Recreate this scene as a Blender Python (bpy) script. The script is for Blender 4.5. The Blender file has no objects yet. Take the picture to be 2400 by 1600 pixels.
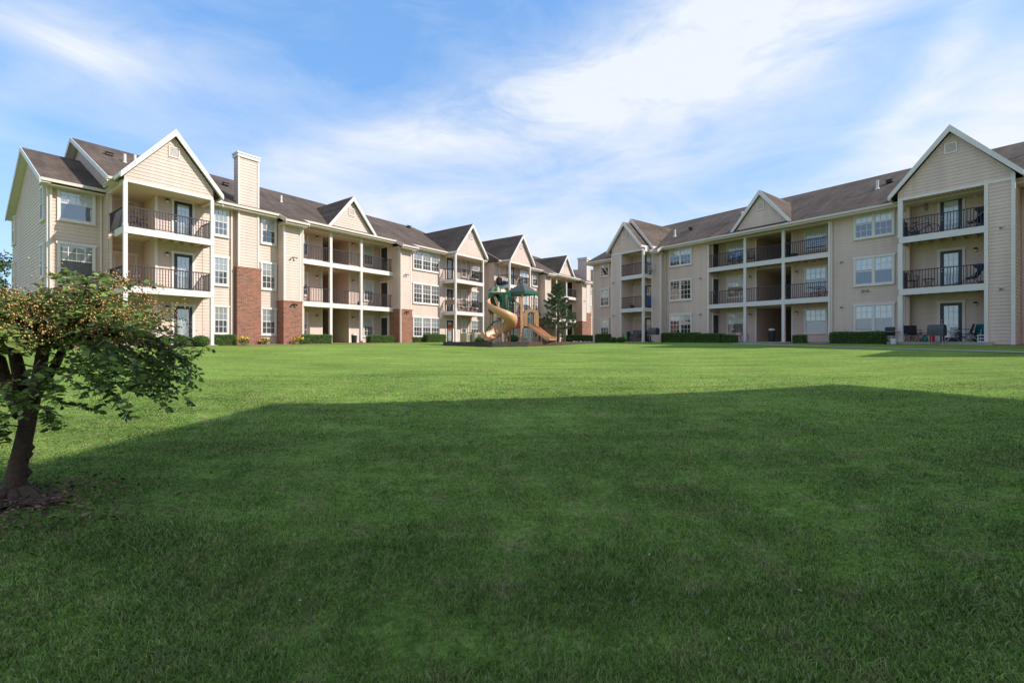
import bpy, math, random
import numpy as np
from mathutils import Vector, Matrix
random.seed(7); rng = np.random.default_rng(7)
R = math.radians
sc = bpy.context.scene
col = sc.collection
# ---------------------------------------------------------------- camera
cd = bpy.data.cameras.new("camera"); cam = bpy.data.objects.new("camera", cd); col.objects.link(cam)
cd.sensor_width = 36; cd.lens = 36*1064/2400; cd.clip_start = .05; cd.clip_end = 3000
cam.location = (0, 0, 1.6); cam.rotation_euler = (R(90), 0, 0)
sc.camera = cam
# ---------------------------------------------------------------- light
SUN_EL = R(36); SUN_AZ = math.atan2(.983, -.182)      # azimuth measured from +Y towards +X
sdir = Vector((math.sin(SUN_AZ)*math.cos(SUN_EL), math.cos(SUN_AZ)*math.cos(SUN_EL), math.sin(SUN_EL)))
sl = bpy.data.lights.new("sun", 'SUN'); sl.energy = 3.35; sl.angle = R(.5); sl.color = (1, .94, .86)
so = bpy.data.objects.new("sun", sl); col.objects.link(so)
so.rotation_euler = sdir.to_track_quat('Z', 'Y').to_euler()
EXPOSURE = 0.62
vs = sc.view_settings; vs.view_transform = 'Standard'; vs.look = 'None'; vs.gamma = 1; vs.use_curve_mapping = False; vs.exposure = EXPOSURE
w = bpy.data.worlds.new("World"); sc.world = w; w.use_nodes = True
def world():
    nt = w.node_tree; N = nt.nodes; L = nt.links; N.clear()
    out = N.new('ShaderNodeOutputWorld'); bg = N.new('ShaderNodeBackground'); bg.inputs[1].default_value = .15
    L.new(bg.outputs[0], out.inputs[0])
    sky = N.new('ShaderNodeTexSky'); sky.sky_type = 'NISHITA'; sky.sun_disc = False
    sky.sun_elevation = SUN_EL; sky.sun_rotation = SUN_AZ; sky.air_density = 1.0; sky.dust_density = .6; sky.ozone_density = 2.2
    tc = N.new('ShaderNodeTexCoord')
    sep = N.new('ShaderNodeSeparateXYZ'); L.new(tc.outputs['Generated'], sep.inputs[0])
    def M(op, a, b=None, c=None, clamp=False):
        n = N.new('ShaderNodeMath'); n.operation = op; n.use_clamp = clamp
        for i, v in enumerate((a, b, c)):
            if v is None: continue
            if isinstance(v, (int, float)): n.inputs[i].default_value = v
            else: L.new(v, n.inputs[i])
        return n.outputs[0]
    # cirrus laid out by azimuth and elevation
    px = M('ARCTAN2', sep.outputs[0], sep.outputs[1]); py = M('ARCSINE', sep.outputs[2])
    cmb = N.new('ShaderNodeCombineXYZ'); L.new(px, cmb.inputs[0]); L.new(py, cmb.inputs[1])
    def noise(scale, det, rough, rot, stretch, dist=0., off=(0,0,0)):
        mp = N.new('ShaderNodeMapping'); mp.vector_type = 'POINT'
        mp.inputs['Rotation'].default_value = (0, 0, rot); mp.inputs['Scale'].default_value = stretch; mp.inputs['Location'].default_value = off
        L.new(cmb.outputs[0], mp.inputs[0])
        n = N.new('ShaderNodeTexNoise'); n.inputs['Scale'].default_value = scale; n.inputs['Detail'].default_value = det
        n.inputs['Roughness'].default_value = rough; n.inputs['Distortion'].default_value = dist
        L.new(mp.outputs[0], n.inputs['Vector']); return n.outputs['Fac']
    n1 = noise(2.6, 8, .58, R(-22), (.45, 1.25, 1), .5, (3.1, 1.7, 0))
    n2 = noise(8, 9, .62, R(-28), (.4, 1.2, 1), .8, (0.3, .4, 0))
    # directions in the sky where the bands of cirrus lie: (x/y, z/y, angle, long, wide, weight)
    gx = M('DIVIDE', sep.outputs[0], M('MAXIMUM', sep.outputs[1], .05)); gz = M('DIVIDE', sep.outputs[2], M('MAXIMUM', sep.outputs[1], .05))
    tot = None
    for (cx, cz, ang, a, b, wt) in SKY_BANDS:
        dx = M('SUBTRACT', gx, cx); dz = M('SUBTRACT', gz, cz); ca, sa = math.cos(R(ang)), math.sin(R(ang))
        u = M('DIVIDE', M('ADD', M('MULTIPLY', dx, ca), M('MULTIPLY', dz, sa)), a)
        v = M('DIVIDE', M('SUBTRACT', M('MULTIPLY', dz, ca), M('MULTIPLY', dx, sa)), b)
        e = M('MULTIPLY', M('EXPONENT', M('MULTIPLY', M('ADD', M('MULTIPLY', u, u), M('MULTIPLY', v, v)), -1)), wt)
        tot = e if tot is None else M('ADD', tot, e)
    # unseen thin cloud added behind the viewpoint and overhead to whiten the fill light
    fill_veil = M('ADD', M('MULTIPLY', M('SUBTRACT', .10, sep.outputs[1], None, True), 1.0), M('MULTIPLY', M('SUBTRACT', sep.outputs[2], .72, None, True), 2.2), None, True)
    tot = M('ADD', M('MULTIPLY', tot, M('GREATER_THAN', sep.outputs[1], .02)), M('MULTIPLY', fill_veil, .55))
    nn = M('ADD', M('MULTIPLY', n1, .6), M('MULTIPLY', n2, .55))      # about .57 mean
    base = M('MULTIPLY', M('SUBTRACT', nn, .47), 1.5)
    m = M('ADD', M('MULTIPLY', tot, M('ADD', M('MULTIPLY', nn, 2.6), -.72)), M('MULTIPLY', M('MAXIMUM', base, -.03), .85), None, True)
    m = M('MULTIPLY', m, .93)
    # paler towards the horizon
    hz = M('MULTIPLY', M('POWER', M('SUBTRACT', 1, M('MINIMUM', M('MULTIPLY', M('MAXIMUM', sep.outputs[2], 0), 1.6), 1)), 3), .42)
    tint = N.new('ShaderNodeMixRGB'); tint.blend_type = 'MULTIPLY'; tint.inputs[0].default_value = 1; tint.inputs[2].default_value = (1.0, 1.10, 1.22, 1)
    L.new(sky.outputs[0], tint.inputs[1])
    b0 = N.new('ShaderNodeMixRGB'); b0.inputs[0].default_value = .6; L.new(tint.outputs[0], b0.inputs[1]); b0.inputs[2].default_value = (.95, 2.15, 4.2, 1)
    mh = N.new('ShaderNodeMixRGB'); L.new(hz, mh.inputs[0]); L.new(b0.outputs[0], mh.inputs[1]); mh.inputs[2].default_value = (2.5, 3.4, 4.2, 1)
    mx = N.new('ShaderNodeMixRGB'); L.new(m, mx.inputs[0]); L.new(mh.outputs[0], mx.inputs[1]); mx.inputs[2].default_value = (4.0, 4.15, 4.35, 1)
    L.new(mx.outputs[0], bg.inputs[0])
SKY_BANDS = [(.12, .54, 25, .50, .11, .72), (.45, .69, 30, .42, .13, .9), (-.30, .43, 14, .36, .06, .6), (.45, .50, 30, .40, .12, .38), (.2, .22, 5, .95, .07, .6), (1.02, .42, 40, .34, .16, .85),
             (.95, .62, 55, .22, .05, .55), (-.95, .66, -20, .24, .09, .7), (-1.15, .52, 20, .2, .06, .35), (-.35, .28, 5, .35, .05, .4), (.72, .33, 10, .3, .08, .3)]
world()
# ---------------------------------------------------------------- mesh helpers
class MB:
    def __init__(s): s.v = []; s.f = []; s.m = []
    def add(s, vs, fs, mi=0):
        b = len(s.v); s.v += [tuple(p) for p in vs]; s.f += [tuple(b+i for i in f) for f in fs]; s.m += [mi]*len(fs); return s
    def box(s, x0, x1, y0, y1, z0, z1, mi=0):
        x0, x1 = min(x0, x1), max(x0, x1); y0, y1 = min(y0, y1), max(y0, y1); z0, z1 = min(z0, z1), max(z0, z1)
        return s.add([(x0,y0,z0),(x1,y0,z0),(x1,y1,z0),(x0,y1,z0),(x0,y0,z1),(x1,y0,z1),(x1,y1,z1),(x0,y1,z1)],
                     [(0,3,2,1),(4,5,6,7),(0,1,5,4),(1,2,6,5),(2,3,7,6),(3,0,4,7)], mi)
    def prism(s, poly, d, mi=0):     # planar polygon (3-D points) pushed along vector d
        n = len(poly); d = Vector(d); a = [Vector(p) for p in poly]; b = [p+d for p in a]
        nrm = Vector((0,0,0))
        for i in range(n): nrm += a[i].cross(a[(i+1) % n])
        if nrm.dot(d) > 0: a.reverse(); b.reverse()
        fs = [tuple(range(n)), tuple(range(2*n-1, n-1, -1))]+[((i+1) % n, i, n+i, n+(i+1) % n) for i in range(n)]
        return s.add(a+b, fs, mi)
    def tube(s, pts, r, k=8, mi=0, cap=True):
        pts = [Vector(p) for p in pts]; rs = r if isinstance(r, (list, tuple)) else [r]*len(pts)
        vs = []; up = None
        for i, p in enumerate(pts):
            t = (pts[min(i+1, len(pts)-1)]-pts[max(i-1, 0)]).normalized()
            if up is None: up = Vector((0,0,1)) if abs(t.z) < .9 else Vector((1,0,0))
            a = t.cross(up).normalized(); b = a.cross(t).normalized(); up = b
            for j in range(k):
                an = 2*math.pi*j/k; vs.append(p+(a*math.cos(an)+b*math.sin(an))*rs[i])
        fs = []
        for i in range(len(pts)-1):
            for j in range(k):
                j2 = (j+1) % k; fs.append((i*k+j, i*k+j2, (i+1)*k+j2, (i+1)*k+j))
        if cap: fs += [tuple(range(k-1, -1, -1)), tuple((len(pts)-1)*k+j for j in range(k))]
        return s.add(vs, fs, mi)
    def lathe(s, prof, cx=0, cy=0, k=16, mi=0):
        vs = [(cx+r*math.cos(2*math.pi*j/k), cy+r*math.sin(2*math.pi*j/k), z) for r, z in prof for j in range(k)]
        fs = [(i*k+j, i*k+(j+1) % k, (i+1)*k+(j+1) % k, (i+1)*k+j) for i in range(len(prof)-1) for j in range(k)]
        fs += [tuple(range(k-1, -1, -1)), tuple((len(prof)-1)*k+j for j in range(k))]
        return s.add(vs, fs, mi)
    def ring(s, c, ax, r, t, k=20, mi=0):   # torus: centre, two axis vectors
        c = Vector(c); a, b = Vector(ax[0]), Vector(ax[1])
        pts = [c+a*r*math.cos(2*math.pi*i/k)+b*r*math.sin(2*math.pi*i/k) for i in range(k+1)]
        return s.tube(pts, t, 5, mi, cap=False)
    def mesh(s, name, mats, smooth=False):
        me = bpy.data.meshes.new(name); me.from_pydata(s.v, [], s.f)
        for m in (mats if isinstance(mats, (list, tuple)) else [mats]): me.materials.append(m)
        me.polygons.foreach_set('material_index', s.m)
        if smooth: me.polygons.foreach_set('use_smooth', [True]*len(s.f))
        me.update(); return me
    def build(s, name, mats, parent=None, loc=(0,0,0), smooth=False):
        return put(name, s.mesh(name, mats, smooth), parent, loc)
def put(name, me, parent=None, loc=(0,0,0), rz=0):
    o = bpy.data.objects.new(name, me); col.objects.link(o); o.location = loc; o.rotation_euler = (0,0,rz)
    if parent: o.parent = parent
    return o
def np_mesh(name, V, Fq, mat, parent=None, smooth=False):
    me = bpy.data.meshes.new(name); V = np.asarray(V, dtype=np.float32); Fq = np.asarray(Fq, dtype=np.int32); k = Fq.shape[1]
    me.vertices.add(len(V)); me.vertices.foreach_set('co', V.ravel())
    me.loops.add(Fq.size); me.loops.foreach_set('vertex_index', Fq.ravel())
    me.polygons.add(len(Fq)); me.polygons.foreach_set('loop_start', np.arange(len(Fq), dtype=np.int32)*k)
    if smooth: me.polygons.foreach_set('use_smooth', [True]*len(Fq))
    me.materials.append(mat); me.update(calc_edges=True); me.validate()
    o = bpy.data.objects.new(name, me); col.objects.link(o)
    if parent: o.parent = parent
    return o
def tag(o, label=None, cat=None, group=None, kind=None):
    if label: o['label'] = label
    if cat: o['category'] = cat
    if group: o['group'] = group
    if kind: o['kind'] = kind
    return o
def thing(name, label, cat, loc, rz=0, group=None):
    o = bpy.data.objects.new(name, None); col.objects.link(o); o.location = loc; o.rotation_euler = (0,0,rz); o.empty_display_size = .2
    return tag(o, label, cat, group)
def dup(root, loc, rz, label, group=None):
    c = root.copy(); col.objects.link(c); c.location = loc; c.rotation_euler = (0,0,rz); c['label'] = label
    if group: c['group'] = group; root['group'] = group
    def rec(a, b):
        for ch in [o for o in KIDS(a)]:
            d = ch.copy(); col.objects.link(d); d.parent = b; rec(ch, d)
    rec(root, c); return c
def KIDS(a): return [o for o in bpy.data.objects if o.parent == a]
# ---------------------------------------------------------------- materials
def mat(name, c, rough=.7, noise=None, bump=None, metal=0, spec=.4, island=0, streak=None, coord='Object', transl=0):
    """c base colour; noise=[(scale, amount)], bump=(scale,strength,dist)"""
    m = bpy.data.materials.new(name); m.use_nodes = True; nt = m.node_tree; N = nt.nodes; L = nt.links
    b = N['Principled BSDF']; b.inputs['Roughness'].default_value = rough; b.inputs['Metallic'].default_value = metal
    b.inputs['Specular IOR Level'].default_value = spec
    rgb = N.new('ShaderNodeRGB'); rgb.outputs[0].default_value = (*c, 1); cur = rgb.outputs[0]
    tc = N.new('ShaderNodeTexCoord')
    def mul(cur, fac, lo, hi):
        mr = N.new('ShaderNodeMapRange'); L.new(fac, mr.inputs[0]); mr.inputs[1].default_value = .25; mr.inputs[2].default_value = .75
        mr.inputs[3].default_value = lo; mr.inputs[4].default_value = hi
        x = N.new('ShaderNodeVectorMath'); x.operation = 'SCALE'; L.new(cur, x.inputs[0]); L.new(mr.outputs[0], x.inputs['Scale']); return x.outputs[0]
    for sca, am in (noise or []):
        n = N.new('ShaderNodeTexNoise'); n.inputs['Detail'].default_value = 4
        if isinstance(sca, tuple):
            mp = N.new('ShaderNodeMapping'); mp.inputs['Scale'].default_value = sca; L.new(tc.outputs[coord], mp.inputs[0]); L.new(mp.outputs[0], n.inputs['Vector']); n.inputs['Scale'].default_value = 1
        else: n.inputs['Scale'].default_value = sca; L.new(tc.outputs[coord], n.inputs['Vector'])
        cur = mul(cur, n.outputs['Fac'], 1-am, 1+am)
    if island:
        g = N.new('ShaderNodeNewGeometry'); cur = mul(cur, g.outputs['Random Per Island'], 1-island*.5, 1+island*.5)
    L.new(cur, b.inputs['Base Color'])
    if bump:
        n = N.new('ShaderNodeTexNoise'); n.inputs['Scale'].default_value = bump[0]; n.inputs['Detail'].default_value = 5; L.new(tc.outputs[coord], n.inputs['Vector'])
        bp = N.new('ShaderNodeBump'); bp.inputs['Strength'].default_value = bump[1]; bp.inputs['Distance'].default_value = bump[2]
        L.new(n.outputs['Fac'], bp.inputs['Height']); L.new(bp.outputs[0], b.inputs['Normal'])
    if transl:
        t = N.new('ShaderNodeBsdfTranslucent'); L.new(cur, t.inputs[0]); mx = N.new('ShaderNodeMixShader'); mx.inputs[0].default_value = transl
        L.new(b.outputs[0], mx.inputs[1]); L.new(t.outputs[0], mx.inputs[2]); L.new(mx.outputs[0], N['Material Output'].inputs[0])
    return m
M = {}
M['siding'] = mat('siding_paint', (.645, .493, .412), .62, [(.35, .06), ((.7, .7, 14), .05), ((3, 3, .25), .08)], (60, .15, .004))
M['stucco'] = mat('balcony_wall_paint', (.655, .485, .39), .7, [(.5, .05), (3, .03)], (60, .1, .003))
M['trim'] = mat('trim_paint', (.73, .65, .60), .5, [(.8, .05), ((4, 4, .5), .05)])
M['white'] = mat('white_paint', (.68, .63, .60), .45, [(1.2, .05)])
M['soffit'] = mat('soffit_paint', (.60, .47, .36), .7, [(.6, .06)])
M['rail'] = mat('bronze_rail_metal', (.035, .030, .032), .4, [(3, .15)], metal=.1)
M['dark'] = mat('unlit_room_black', (.022, .024, .028), .8)  # near-black colour stands for the darkness of rooms behind the glass
M['door'] = mat('dark_door_paint', (.032, .030, .034), .35, [(2, .15)])
M['gutter'] = mat('gutter_metal', (.64, .54, .455), .4, [(2, .05)])
M['blind'] = mat('white_blind', (.78, .78, .76), .6, [((.4, .4, 40), .07)])
M['curtain'] = mat('pale_curtain', (.50, .49, .46), .8, [((14, 14, .3), .25)])
M['concrete'] = mat('concrete', (.36, .32, .27), .9, [(1.5, .12), (12, .06)], (30, .2, .01))
M['metal'] = mat('galvanised_metal', (.45, .44, .43), .4, [(4, .1)], metal=.6)
M['black'] = mat('black_plastic', (.018, .018, .020), .45, [(5, .15)])
M['fabric_black'] = mat('black_canvas', (.022, .021, .026), .9, [(12, .2)])
M['grey'] = mat('grey_plastic', (.09, .09, .10), .6, [(4, .1)])
M['teal'] = mat('teal_cloth', (.012, .12, .13), .8, [(5, .25)])
M['blue'] = mat('blue_cloth', (.02, .08, .26), .8, [(5, .25)])
M['navy'] = mat('navy_cloth', (.02, .03, .09), .85, [(6, .2)])
M['lime'] = mat('lime_plastic', (.16, .55, .06), .4)
M['red'] = mat('red_plastic', (.45, .02, .02), .4)
M['orange'] = mat('orange_wreath', (.75, .16, .02), .8, [(30, .3)])
M['pink'] = mat('pink_paint', (.42, .05, .14), .4)
M['brownblanket'] = mat('brown_cloth', (.33, .22, .15), .9, [(6, .15)])
M['green'] = mat('green_plastic', (.012, .13, .085), .35, [(2, .12)])
M['greencoat'] = mat('green_coated_metal', (.008, .075, .055), .4, [(4, .15)])
M['tan'] = mat('tan_plastic', (.62, .33, .165), .4, [(1.2, .07)], spec=.5)
M['tanpost'] = mat('tan_painted_post', (.50, .33, .18), .45, [(2, .08)])
M['beige'] = mat('beige_plastic', (.55, .42, .24), .45, [(2, .06)])
M['timber'] = mat('weathered_timber', (.072, .060, .055), .9, [((1.2, 10, 10), .3), (2, .2)], (25, .4, .01))
M['mulch'] = mat('bark_mulch', (.12, .07, .045), 1, [(9, .4), (40, .4)], (30, 1, .05), coord='Object')
M['bark'] = mat('brown_bark', (.095, .058, .042), .9, [((8, 8, 2), .35), (30, .3)], (25, .8, .03))
M['leaf'] = mat('myrtle_leaf', (.19, .275, .062), .42, [(1.3, .25)], island=1.2, transl=.4)
M['fruit'] = mat('seed_capsules', (.42, .24, .085), .6, island=1.4)
M['hedge'] = mat('hedge_leaf', (.105, .19, .036), .5, [(1.2, .25)], island=.9, transl=.15)
M['hedge_core'] = mat('hedge_core', (.03, .055, .012), 1, [(15, .5)])
M['needle'] = mat('pine_needles', (.085, .140, .050), .5, [(1.5, .3)], island=1.0, transl=.1)
M['pinecore'] = mat('pine_bark', (.08, .055, .04), .9, [(12, .3)])
M['fartree'] = mat('far_foliage', (.045, .085, .022), .6, [(.5, .3)], island=1.0)
M['yellow'] = mat('yellow_petals', (.75, .42, .02), .6, island=.6)
M['rock'] = mat('pale_stone', (.42, .39, .34), .9, [(4, .2)], (9, .5, .03))
M['acunit'] = mat('beige_metal', (.42, .36, .27), .5, [(3, .08)])
M['shinglegreen'] = mat('green_grey_shingles', (.085, .105, .095), .8, [(20, .3), ((3, 3, 30), .2)], (25, .6, .02))
def shader_roof():
    m = bpy.data.materials.new('asphalt_shingles'); m.use_nodes = True; nt = m.node_tree; N = nt.nodes; L = nt.links; b = N['Principled BSDF']
    b.inputs['Roughness'].default_value = .95; b.inputs['Specular IOR Level'].default_value = .15
    tc = N.new('ShaderNodeTexCoord'); sp = N.new('ShaderNodeSeparateXYZ'); L.new(tc.outputs['Object'], sp.inputs[0])
    ad = N.new('ShaderNodeMath'); ad.operation = 'ADD'; L.new(sp.outputs[0], ad.inputs[0]); L.new(sp.outputs[1], ad.inputs[1])
    cb = N.new('ShaderNodeCombineXYZ'); L.new(ad.outputs[0], cb.inputs[0]); L.new(sp.outputs[2], cb.inputs[1])
    br = N.new('ShaderNodeTexBrick'); L.new(cb.outputs[0], br.inputs['Vector']); br.inputs['Scale'].default_value = 1
    br.inputs['Brick Width'].default_value = .33; br.inputs['Row Height'].default_value = .075; br.inputs['Mortar Size'].default_value = .006
    br.inputs['Color1'].default_value = (.104, .078, .062, 1); br.inputs['Color2'].default_value = (.138, .104, .082, 1); br.inputs['Mortar'].default_value = (.06, .044, .036, 1)
    def nz(s, d=5):
        n = N.new('ShaderNodeTexNoise'); n.inputs['Scale'].default_value = s; n.inputs['Detail'].default_value = d; L.new(tc.outputs['Object'], n.inputs['Vector']); return n
    mp = N.new('ShaderNodeMapping'); mp.inputs['Scale'].default_value = (2.4, .35, .5); L.new(tc.outputs['Object'], mp.inputs[0])
    n1 = nz(1); L.new(mp.outputs[0], n1.inputs['Vector']); n2 = nz(.45); n3 = nz(60, 2)
    cur = br.outputs['Color']
    for n, lo, hi in ((n1, .72, 1.22), (n2, .78, 1.2), (n3, .7, 1.3)):
        mr = N.new('ShaderNodeMapRange'); L.new(n.outputs['Fac'], mr.inputs[0]); mr.inputs[1].default_value = .3; mr.inputs[2].default_value = .7; mr.inputs[3].default_value = lo; mr.inputs[4].default_value = hi
        x = N.new('ShaderNodeVectorMath'); x.operation = 'SCALE'; L.new(cur, x.inputs[0]); L.new(mr.outputs[0], x.inputs['Scale']); cur = x.outputs[0]
    L.new(cur, b.inputs['Base Color'])
    bp = N.new('ShaderNodeBump'); bp.inputs['Strength'].default_value = .4; bp.inputs['Distance'].default_value = .012; L.new(br.outputs['Fac'], bp.inputs['Height']); bp.invert = True
    L.new(bp.outputs[0], b.inputs['Normal']); return m
M['roof'] = shader_roof()
def shader_brick():
    m = bpy.data.materials.new('red_brick'); m.use_nodes = True; nt = m.node_tree; N = nt.nodes; L = nt.links; b = N['Principled BSDF']
    b.inputs['Roughness'].default_value = .9
    tc = N.new('ShaderNodeTexCoord'); sp = N.new('ShaderNodeSeparateXYZ'); L.new(tc.outputs['Object'], sp.inputs[0])
    ad = N.new('ShaderNodeMath'); ad.operation = 'ADD'; L.new(sp.outputs[0], ad.inputs[0]); L.new(sp.outputs[1], ad.inputs[1])
    cb = N.new('ShaderNodeCombineXYZ'); L.new(ad.outputs[0], cb.inputs[0]); L.new(sp.outputs[2], cb.inputs[1])
    br = N.new('ShaderNodeTexBrick'); L.new(cb.outputs[0], br.inputs['Vector']); br.inputs['Scale'].default_value = 1
    br.inputs['Brick Width'].default_value = .21; br.inputs['Row Height'].default_value = .078; br.inputs['Mortar Size'].default_value = .011; br.inputs['Bias'].default_value = -.2
    br.inputs['Color1'].default_value = (.30, .092, .050, 1); br.inputs['Color2'].default_value = (.10, .040, .030, 1); br.inputs['Mortar'].default_value = (.29, .21, .155, 1)
    n = N.new('ShaderNodeTexNoise'); n.inputs['Scale'].default_value = 7; n.inputs['Detail'].default_value = 5; L.new(tc.outputs['Object'], n.inputs['Vector'])
    mr = N.new('ShaderNodeMapRange'); L.new(n.outputs['Fac'], mr.inputs[0]); mr.inputs[3].default_value = .7; mr.inputs[4].default_value = 1.5
    x = N.new('ShaderNodeVectorMath'); x.operation = 'SCALE'; L.new(br.outputs['Color'], x.inputs[0]); L.new(mr.outputs[0], x.inputs['Scale']); L.new(x.outputs[0], b.inputs['Base Color'])
    bp = N.new('ShaderNodeBump'); bp.invert = True; bp.inputs['Strength'].default_value = .6; bp.inputs['Distance'].default_value = .01; L.new(br.outputs['Fac'], bp.inputs['Height']); L.new(bp.outputs[0], b.inputs['Normal'])
    return m
M['brick'] = shader_brick()
def shader_glass():
    m = bpy.data.materials.new('window_glass'); m.use_nodes = True; nt = m.node_tree; N = nt.nodes; L = nt.links; N.remove(N['Principled BSDF'])
    tr = N.new('ShaderNodeBsdfTransparent'); tr.inputs[0].default_value = (.93, .95, .96, 1); gl = N.new('ShaderNodeBsdfGlossy'); gl.inputs['Roughness'].default_value = .015; gl.inputs[0].default_value = (.95, .97, 1, 1)
    lw = N.new('ShaderNodeLayerWeight'); lw.inputs[0].default_value = .35
    mr = N.new('ShaderNodeMapRange'); L.new(lw.outputs['Fresnel'], mr.inputs[0]); mr.inputs[1].default_value = 0; mr.inputs[2].default_value = 1; mr.inputs[3].default_value = .13; mr.inputs[4].default_value = .8
    tc = N.new('ShaderNodeTexCoord'); n = N.new('ShaderNodeTexNoise'); n.inputs['Scale'].default_value = 1.6; n.inputs['Detail'].default_value = 1; L.new(tc.outputs['Object'], n.inputs['Vector'])
    g = N.new('ShaderNodeNewGeometry'); bp = N.new('ShaderNodeBump'); bp.inputs['Strength'].default_value = .25; bp.inputs['Distance'].default_value = .012; L.new(n.outputs['Fac'], bp.inputs['Height']); L.new(bp.outputs[0], gl.inputs['Normal'])
    mx = N.new('ShaderNodeMixShader'); L.new(mr.outputs[0], mx.inputs[0]); L.new(tr.outputs[0], mx.inputs[1]); L.new(gl.outputs[0], mx.inputs[2]); L.new(mx.outputs[0], N['Material Output'].inputs[0])
    return m
M['glass'] = shader_glass()
def shader_screen():
    m = bpy.data.materials.new('insect_screen'); m.use_nodes = True; nt = m.node_tree; N = nt.nodes; L = nt.links; b = N['Principled BSDF']
    b.inputs['Base Color'].default_value = (.05, .052, .06, 1); b.inputs['Roughness'].default_value = .8
    t = N.new('ShaderNodeBsdfTransparent'); mx = N.new('ShaderNodeMixShader'); mx.inputs[0].default_value = .5
    L.new(t.outputs[0], mx.inputs[1]); L.new(b.outputs[0], mx.inputs[2]); L.new(mx.outputs[0], N['Material Output'].inputs[0]); return m
M['screen'] = shader_screen()
def grass_colour(N, L, vec, blade):
    def nz(s, d=5, r=.6):
        n = N.new('ShaderNodeTexNoise'); n.inputs['Scale'].default_value = s; n.inputs['Detail'].default_value = d; n.inputs['Roughness'].default_value = r; L.new(vec, n.inputs['Vector']); return n.outputs['Fac']
    def ramp(f, stops):
        r = N.new('ShaderNodeValToRGB'); L.new(f, r.inputs[0]); e = r.color_ramp.elements
        while len(e) < len(stops): e.new(.5)
        for i, (p, c) in enumerate(stops): e[i].position = p; e[i].color = (*c, 1)
        return r.outputs[0]
    a = ramp(nz(.35, 6), [(.33, (.135, .235, .042)), (.5, (.205, .320, .060)), (.68, (.280, .385, .080))])
    b = ramp(nz(7, 6, .75), [(.32, (.080, .155, .032)), (.5, (.190, .290, .055)), (.70, (.34, .39, .12))])
    mx = N.new('ShaderNodeMixRGB'); mx.inputs[0].default_value = .5; L.new(a, mx.inputs[1]); L.new(b, mx.inputs[2])
    # straw-coloured thin spots
    dry = ramp(nz(3.6, 8, .75), [(.52, (0, 0, 0)), (.70, (.8, .8, .8))])
    mp = N.new('ShaderNodeMapping'); mp.inputs['Rotation'].default_value = (0, 0, .25); mp.inputs['Scale'].default_value = (.25, 1.6, 1); L.new(vec, mp.inputs[0])
    n5 = N.new('ShaderNodeTexNoise'); n5.inputs['Scale'].default_value = 1.1; n5.inputs['Detail'].default_value = 7; n5.inputs['Roughness'].default_value = .68; L.new(mp.outputs[0], n5.inputs['Vector'])
    r5 = N.new('ShaderNodeMapRange'); L.new(n5.outputs['Fac'], r5.inputs[0]); r5.inputs[1].default_value = .32; r5.inputs[2].default_value = .68; r5.inputs[3].default_value = .72; r5.inputs[4].default_value = 1.28
    x5 = N.new('ShaderNodeVectorMath'); x5.operation = 'SCALE'; L.new(mx.outputs[0], x5.inputs[0]); L.new(r5.outputs[0], x5.inputs['Scale'])
    m2 = N.new('ShaderNodeMixRGB'); L.new(dry, m2.inputs[0]); L.new(x5.outputs[0], m2.inputs[1]); m2.inputs[2].default_value = (.33, .27, .13, 1)
    return m2.outputs[0]
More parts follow.
